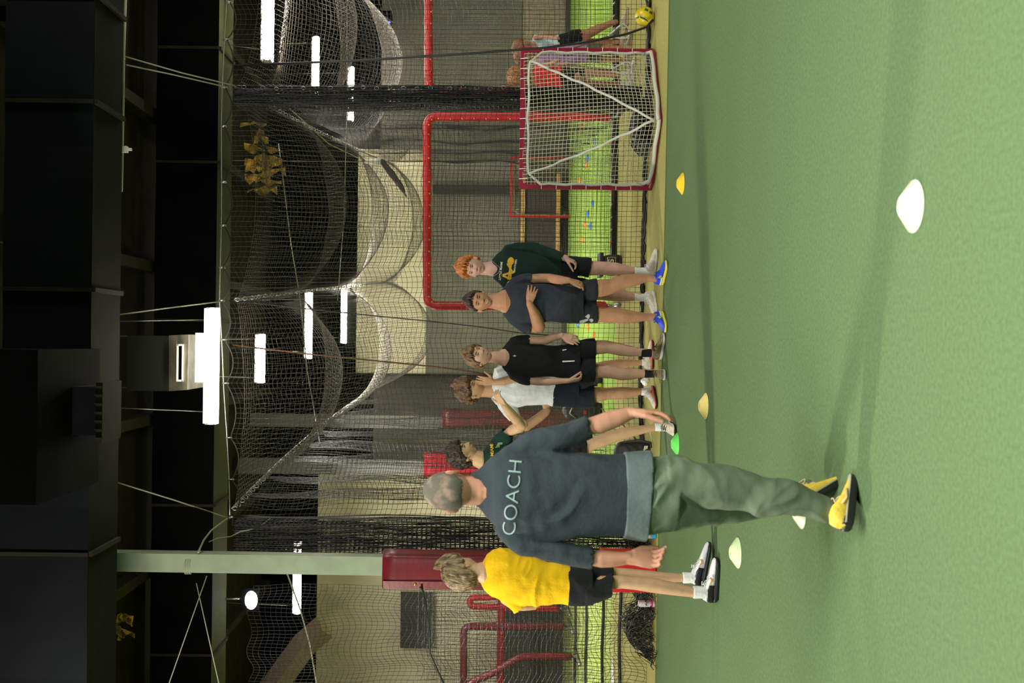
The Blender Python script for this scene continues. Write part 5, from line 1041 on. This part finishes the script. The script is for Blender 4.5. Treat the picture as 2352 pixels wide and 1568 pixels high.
b = MB(); b.tube([P(.09, -.040, .06), P(.12, -.044, .045), P(.17, -.047, .05)], .006, 6); b.build('side_panel', mat('tan_suede', (.75, .52, .25), .7), o, True)
ank2 = gnd(1921, 1140)
hx = math.radians(125); o, P = shoe(root, Vector((ank2.x - .14 * math.sin(hx), ank2.y + .14 * math.cos(hx), 0)), 125, shyel, shk, mat('tan_lace_b', (.6, .5, .3), .8), 1.15, pitch=60, m_mid=shgm, sole_h=.034)
b = MB(); b.tube([at(1850, 1128, D + .44), P(.06, 0, .09), P(.07, 0, .05)], [.034, .032, .032], 14); b.build('sock', K['blacksock'], root, True)
V2, F2 = text2d('COACH', 1178, 1142, 31, 5.5, -.012, 1.13); decal('back_lettering', pull, mat('pale_teal_print', (.26, .36, .35), .6), root, V2, F2, .003, 5)
ovl = [(1104 + 5.2 * math.cos(a), 1132 + 9.5 * math.sin(a)) for a in [q * math.pi / 14 for q in range(28)]]; ovi = [(1104 + 3.8 * math.cos(a), 1132 + 7.8 * math.sin(a)) for a in [q * math.pi / 14 for q in range(28)]]
pm = mat('grey_print_neck', (.40, .38, .36), .6)
decal('neck_emblem', pull, pm, root, ovl + ovi, [(k, (k + 1) % 28, 28 + (k + 1) % 28, 28 + k) for k in range(28)], .003, 4); decal('neck_emblem', pull, pm, root, [(1104 + 2.2 * math.cos(a), 1132 + 3.6 * math.sin(a)) for a in [q * math.pi / 5 for q in range(10)]], [tuple(range(10))], .003, 4)
# ---------------------------------------------------------------- boy in yellow
D = 7.55
root, c, M, s = person('person seen from behind in a golden yellow tee and black shorts beside the column', D, skinmat('light_tan_skin', (.55, .34, .20)), [
    S(D, (1082, 1292, 1086, 1332), (1096, 1293, 1100, 1336), (1112, 1290, 1112, 1342)),
    S(D, (1180, 1402, 1185, 1384), (1205, 1402, 1207, 1384), (1228, 1400, 1226, 1382, .02), (1238, 1394, 1226, 1380, .05)),
    S(D, (1240, 1384, 1222, 1378, .05), (1232, 1360, 1214, 1356, .16), (1222, 1340, 1208, 1337, .24)),
    S(D, (1180, 1268, 1184, 1290, .05), (1215, 1275, 1218, 1296, .08), (1250, 1285, 1250, 1303, .12)),
    S(D + .12, (1380, 1300, 1380, 1342), (1405, 1303, 1405, 1340), (1440, 1305, 1440, 1338), (1480, 1309, 1480, 1338), (1530, 1314, 1530, 1337), (1568, 1317, 1568, 1336), (1600, 1317, 1600, 1336)),
    S(D, (1380, 1322, 1380, 1366), (1402, 1322, 1402, 1352), (1430, 1320, 1430, 1351), (1458, 1324, 1458, 1354), (1500, 1327, 1500, 1361), (1540, 1335, 1540, 1366), (1590, 1348, 1588, 1371), (1620, 1350, 1620, 1371))],
    (1066, 1314, 0, 138, -4, 2, 1.04), dict(T=.024, front=.05, temple=.035, side=.004, back=-.068, amp=.014, k=10, seed=31, jag=.012, top=.3, fr=1.2, strand=.35), hairmat('sandy_brown_hair', (.34, .24, .13), (.10, .065, .03)), via=[[(1160, 1378)], [(1150, 1276)]])
garment('tee_shirt', [(S(D, (1107, 1294, 1106, 1340), (1118, 1272, 1112, 1354), (1134, 1262, 1130, 1368), (1165, 1262, 1165, 1384), (1200, 1272, 1200, 1391), (1250, 1286, 1250, 1390), (1290, 1296, 1290, 1389), (1310, 1302, 1315, 1390), flat=.62), 'recess'),
    (S(D, (1130, 1362, 1165, 1348), (1152, 1382, 1182, 1364), (1170, 1397, 1196, 1378), (1182, 1410, 1209, 1390)), 'recess'),
    (S(D, (1125, 1272, 1150, 1295), (1145, 1258, 1168, 1288), (1180, 1262, 1185, 1292, .05), (1205, 1268, 1208, 1296, .07)), 'recess')], K['gold'], root, D, .006, (.016, 7.5, (1.2, 1, .3), .55), 2)
garment('shorts', [(S(D, (1304, 1304, 1306, 1388), (1330, 1303, 1335, 1390), (1358, 1302, 1362, 1388), flat=.7), 'flat'), (S(D + .08, (1345, 1300, 1345, 1350), (1380, 1299, 1380, 1348), (1409, 1300, 1407, 1346)), 'recess'), (S(D - .02, (1345, 1338, 1345, 1388), (1375, 1330, 1375, 1382), (1408, 1318, 1405, 1370)), 'recess')], K['black'], root, D)
for dd, px, y0, y1, hh, lf, pt in ((.12, 1568, 1314, 1339, 96, .03, 10), (0, 1592, 1346, 1374, 84, 0, 0)):
    garment('sock', [(S(D + dd, (px, y0, px, y1), (px + 16, y0, px + 16, y1), (px + 32, y0 + 1, px + 32, y1)), 'flat')], K['white'], root, D, .004, (.0015, 20, (1, 1, 1)), 1)
    o, P = shoe(root, at(1610, (y0 + y1) / 2 - 2, D + dd), hh, swh, shk, lacew, 1.05, pitch=pt, lift=lf, m_toe=shk)
    V2 = [(-.020, .010), (-.010, .002), (.004, -.001), (.036, .022), (.002, .008), (-.012, .014), (-.010, .024)]
    b = MB(); pts = [P(.150 - x, .048 if False else -.0475 + .004 * abs(x) * 30, .048 + z) for x, z in V2]; b.add(pts, [(0, 1, 2, 3, 4, 5, 6)]); mo_ = b.build('side_mark', mat('orange_print', (.8, .32, .03), .5), o); sm_ = mo_.modifiers.new('t', 'SOLIDIFY'); sm_.thickness = .006; sm_.offset = 0
# ---------------------------------------------------------------- three children behind the net
GG_ = 'children with lacrosse sticks behind the net'
fs = skinmat('child_skin', (.44, .22, .14)); purple = cloth('lilac_tee', (.42, .27, .60)); ltb = cloth('light_blue_top', (.55, .72, .80)); redt = cloth('red_top', (.70, .03, .04)); brh = hairmat('auburn_hair', (.30, .13, .05), (.10, .045, .02)); brh2 = hairmat('golden_brown_hair', (.42, .20, .07), (.16, .07, .03)); grs = cloth('grey_green_shorts', (.15, .17, .11))
D = 12.5
r1, c, M, s = person('child in a light blue top and black shorts bending with a lacrosse stick', D, fs, [
    S(D, (1208, 100, 1210, 114), (1222, 98, 1226, 112)),
    S(D, (1226, 82, 1232, 92, -.08), (1246, 80, 1248, 89, -.12), (1264, 80, 1266, 89, -.18), (1280, 84, 1284, 92, -.25)),
    S(D, (1325, 72, 1330, 98), (1345, 68, 1352, 90), (1368, 58, 1376, 76), (1392, 50, 1398, 63), (1412, 44, 1417, 55)),
    S(D + .15, (1325, 86, 1325, 106), (1360, 88, 1360, 104), (1400, 90, 1400, 102), (1422, 92, 1422, 101))],
    (1202, 112, 0, 60, -22, 0, .92), dict(T=.020, front=.045, temple=.03, side=-.05, back=-.10, amp=.006, k=9, seed=41, top=.3, strand=.3), brh, voxel=.006, group=GG_)
garment('top', [(S(D, (1219, 94, 1223, 112), (1228, 80, 1236, 114), (1258, 86, 1262, 110), (1286, 80, 1286, 108), flat=.7), 'recess')], ltb, r1, D, .01)
garment('shorts', [(S(D, (1283, 80, 1284, 107), (1310, 74, 1314, 106), flat=.7), 'flat'), (S(D, (1305, 72, 1308, 100), (1334, 67, 1340, 96)), 'recess'), (S(D + .12, (1305, 84, 1305, 107), (1338, 86, 1338, 108)), 'recess')], K['black'], r1, D, .01)
kt = mat('tan_suede_shoe', (.45, .37, .25), .8); shoe(r1, at(1418, 50, D), 95, kt, kt, lacew, .75); shoe(r1, at(1430, 97, D + .15), 60, kt, kt, lacew, .75)
D = 12.2
r2, c, M, s = person('child in a lilac top with a teal headband standing behind the goal post', D, fs, [
    S(D, (1222, 128, 1222, 142), (1238, 126, 1238, 144)),
    S(D, (1246, 140, 1250, 150, -.05), (1275, 146, 1278, 155, -.1), (1305, 142, 1306, 150, -.2)),
    S(D, (1340, 104, 1340, 124), (1380, 103, 1380, 119), (1405, 103, 1405, 117), (1428, 105, 1428, 115)),
    S(D + .1, (1340, 124, 1340, 144), (1380, 128, 1380, 144), (1428, 132, 1428, 142))],
    (1208, 130, 0, 35, -12, 0, .95), dict(T=.020, front=.05, temple=.03, side=-.05, back=-.11, amp=.006, k=9, seed=44, top=.3, strand=.3), brh, voxel=.006, group=GG_)
garment('top', [(S(D, (1234, 122, 1234, 146), (1244, 106, 1246, 152), (1280, 104, 1282, 148), (1320, 98, 1320, 146), (1354, 96, 1352, 142), flat=.62), 'recess')], purple, r2, D, .01)
garment('shorts', [(S(D, (1345, 98, 1345, 142), (1352, 98, 1352, 142), flat=.7), 'flat'), (S(D, (1345, 100, 1345, 122), (1384, 101, 1384, 121)), 'recess'), (S(D + .1, (1345, 122, 1345, 144), (1384, 124, 1384, 145)), 'recess')], grs, r2, D, .01)
b = MB(); b.tube([c + M @ Vector((.088 * math.cos(a), .02, .108 * math.sin(a) - .01)) for a in [q * math.pi / 10 for q in range(11)]], .012, 8); b.build('headband', mat('teal_band', (.05, .42, .36), .8), r2, True)
shoe(r2, at(1430, 110, D), 70, kt, kt, lacew, .78); shoe(r2, at(1430, 137, D + .1), 50, kt, kt, lacew, .78)
D = 11.9
r3, c, M, s = person('child in a red top with long curly hair standing behind the goal net', D, fs, [
    S(D, (1214, 168, 1214, 182), (1228, 166, 1228, 184)),
    S(D, (1238, 148, 1244, 158, -.05), (1262, 142, 1266, 152, -.12), (1280, 134, 1284, 143, -.22)),
    S(D, (1325, 160, 1325, 184), (1350, 160, 1350, 180), (1380, 160, 1380, 177), (1410, 162, 1410, 177), (1438, 165, 1438, 175)),
    S(D + .1, (1325, 180, 1325, 200), (1380, 184, 1380, 199), (1438, 188, 1438, 198))],
    (1196, 176, 0, 110, -8, 0, .98), dict(T=.030, front=.04, temple=.02, side=-.07, back=-.13, amp=.016, k=11, seed=47, top=.2, strand=.3), brh2, voxel=.006, group=GG_)
garment('long_hair', [(S(D, (1195, 162, 1195, 198), (1230, 160, 1230, 200), (1262, 166, 1262, 196), (1282, 172, 1282, 190), flat=.5), 'round')], brh2, r3, D, .01, (.02, 22, (1, 1, .4)))
garment('top', [(S(D, (1224, 158, 1224, 190), (1236, 147, 1236, 200), (1262, 154, 1262, 200), (1292, 156, 1292, 199), flat=.6), 'recess')], redt, r3, D - .04, .01)
garment('shorts', [(S(D, (1288, 157, 1288, 198), (1312, 157, 1312, 200), flat=.65), 'flat'), (S(D, (1304, 157, 1304, 180), (1342, 158, 1342, 182)), 'recess'), (S(D + .1, (1304, 178, 1304, 201), (1342, 180, 1342, 202)), 'recess')], K['black'], r3, D, .01)
for y, dd in ((170, 0), (193, .1)):
    garment('sock', [(S(D + dd, (1424, y - 7, 1424, y + 6), (1445, y - 6, 1445, y + 6)), 'flat')], K['white'], r3, D, .006, None, 1); shoe(r3, at(1440, y, D + dd), 70, shw, shg, lacew, .78)
def stick(label, a, b_, c2, D0, D1, w_):
    A, B, Cc = at(a[0], a[1], D0), at(b_[0], b_[1], D1), at(c2[0], c2[1], D1); t = empty('lacrosse_stick', A, label, 'lacrosse stick'); b = MB(); b.tube([A, B], .012, 8); b.build('shaft', mat('rosewood_shaft', (.25, .10, .09), .4), t, True)
    d = Cc - B; L_ = d.length; d.normalize(); side = d.cross(Vector((0, 1, 0))).normalized(); up = []
    for k in range(15): v = k / 14; wd = w_ * (.18 + .82 * math.sin(min(1, v * 1.15) * math.pi / 2) ** 1.5) * (1 if v < .8 else math.sqrt(max(0, 1 - ((v - .8) / .2) ** 2))); up.append((B + d * L_ * v, wd))
    loop = [p + side * w2 for p, w2 in up] + [p - side * w2 for p, w2 in reversed(up)]; b = MB(); b.tube(loop, .009, 8, True); b.build('head_rim', swh, t, True)
    G = np.array([[tuple(p + side * w2 * (u / 4 - 1) + Vector((0, .04 * (1 - (u / 4 - 1) ** 2), 0))) for p, w2 in up] for u in range(9)]); net('pocket_mesh', G, .0022, mat('pocket_cord', (.4, .36, .3), .8), t)
stick('lacrosse stick with a white head held low beside the yellow ball', (1290, 118), (1398, 84), (1444, 68), 12.1, 12.0, .075)
stick('lacrosse stick held low behind the goal net', (1300, 150), (1405, 160), (1452, 158), 11.6, 11.7, .07)
BB = [o for o in BIN.children if o.name.startswith('body')] or [o for o in bpy.data.objects if o.parent is BIN and o.name.startswith('body')]
V2, F2 = text2d('S', 1404, 599, 13, 0, .03); decal('lettering', BB[0], wht, BIN, V2, F2, .003, 3)
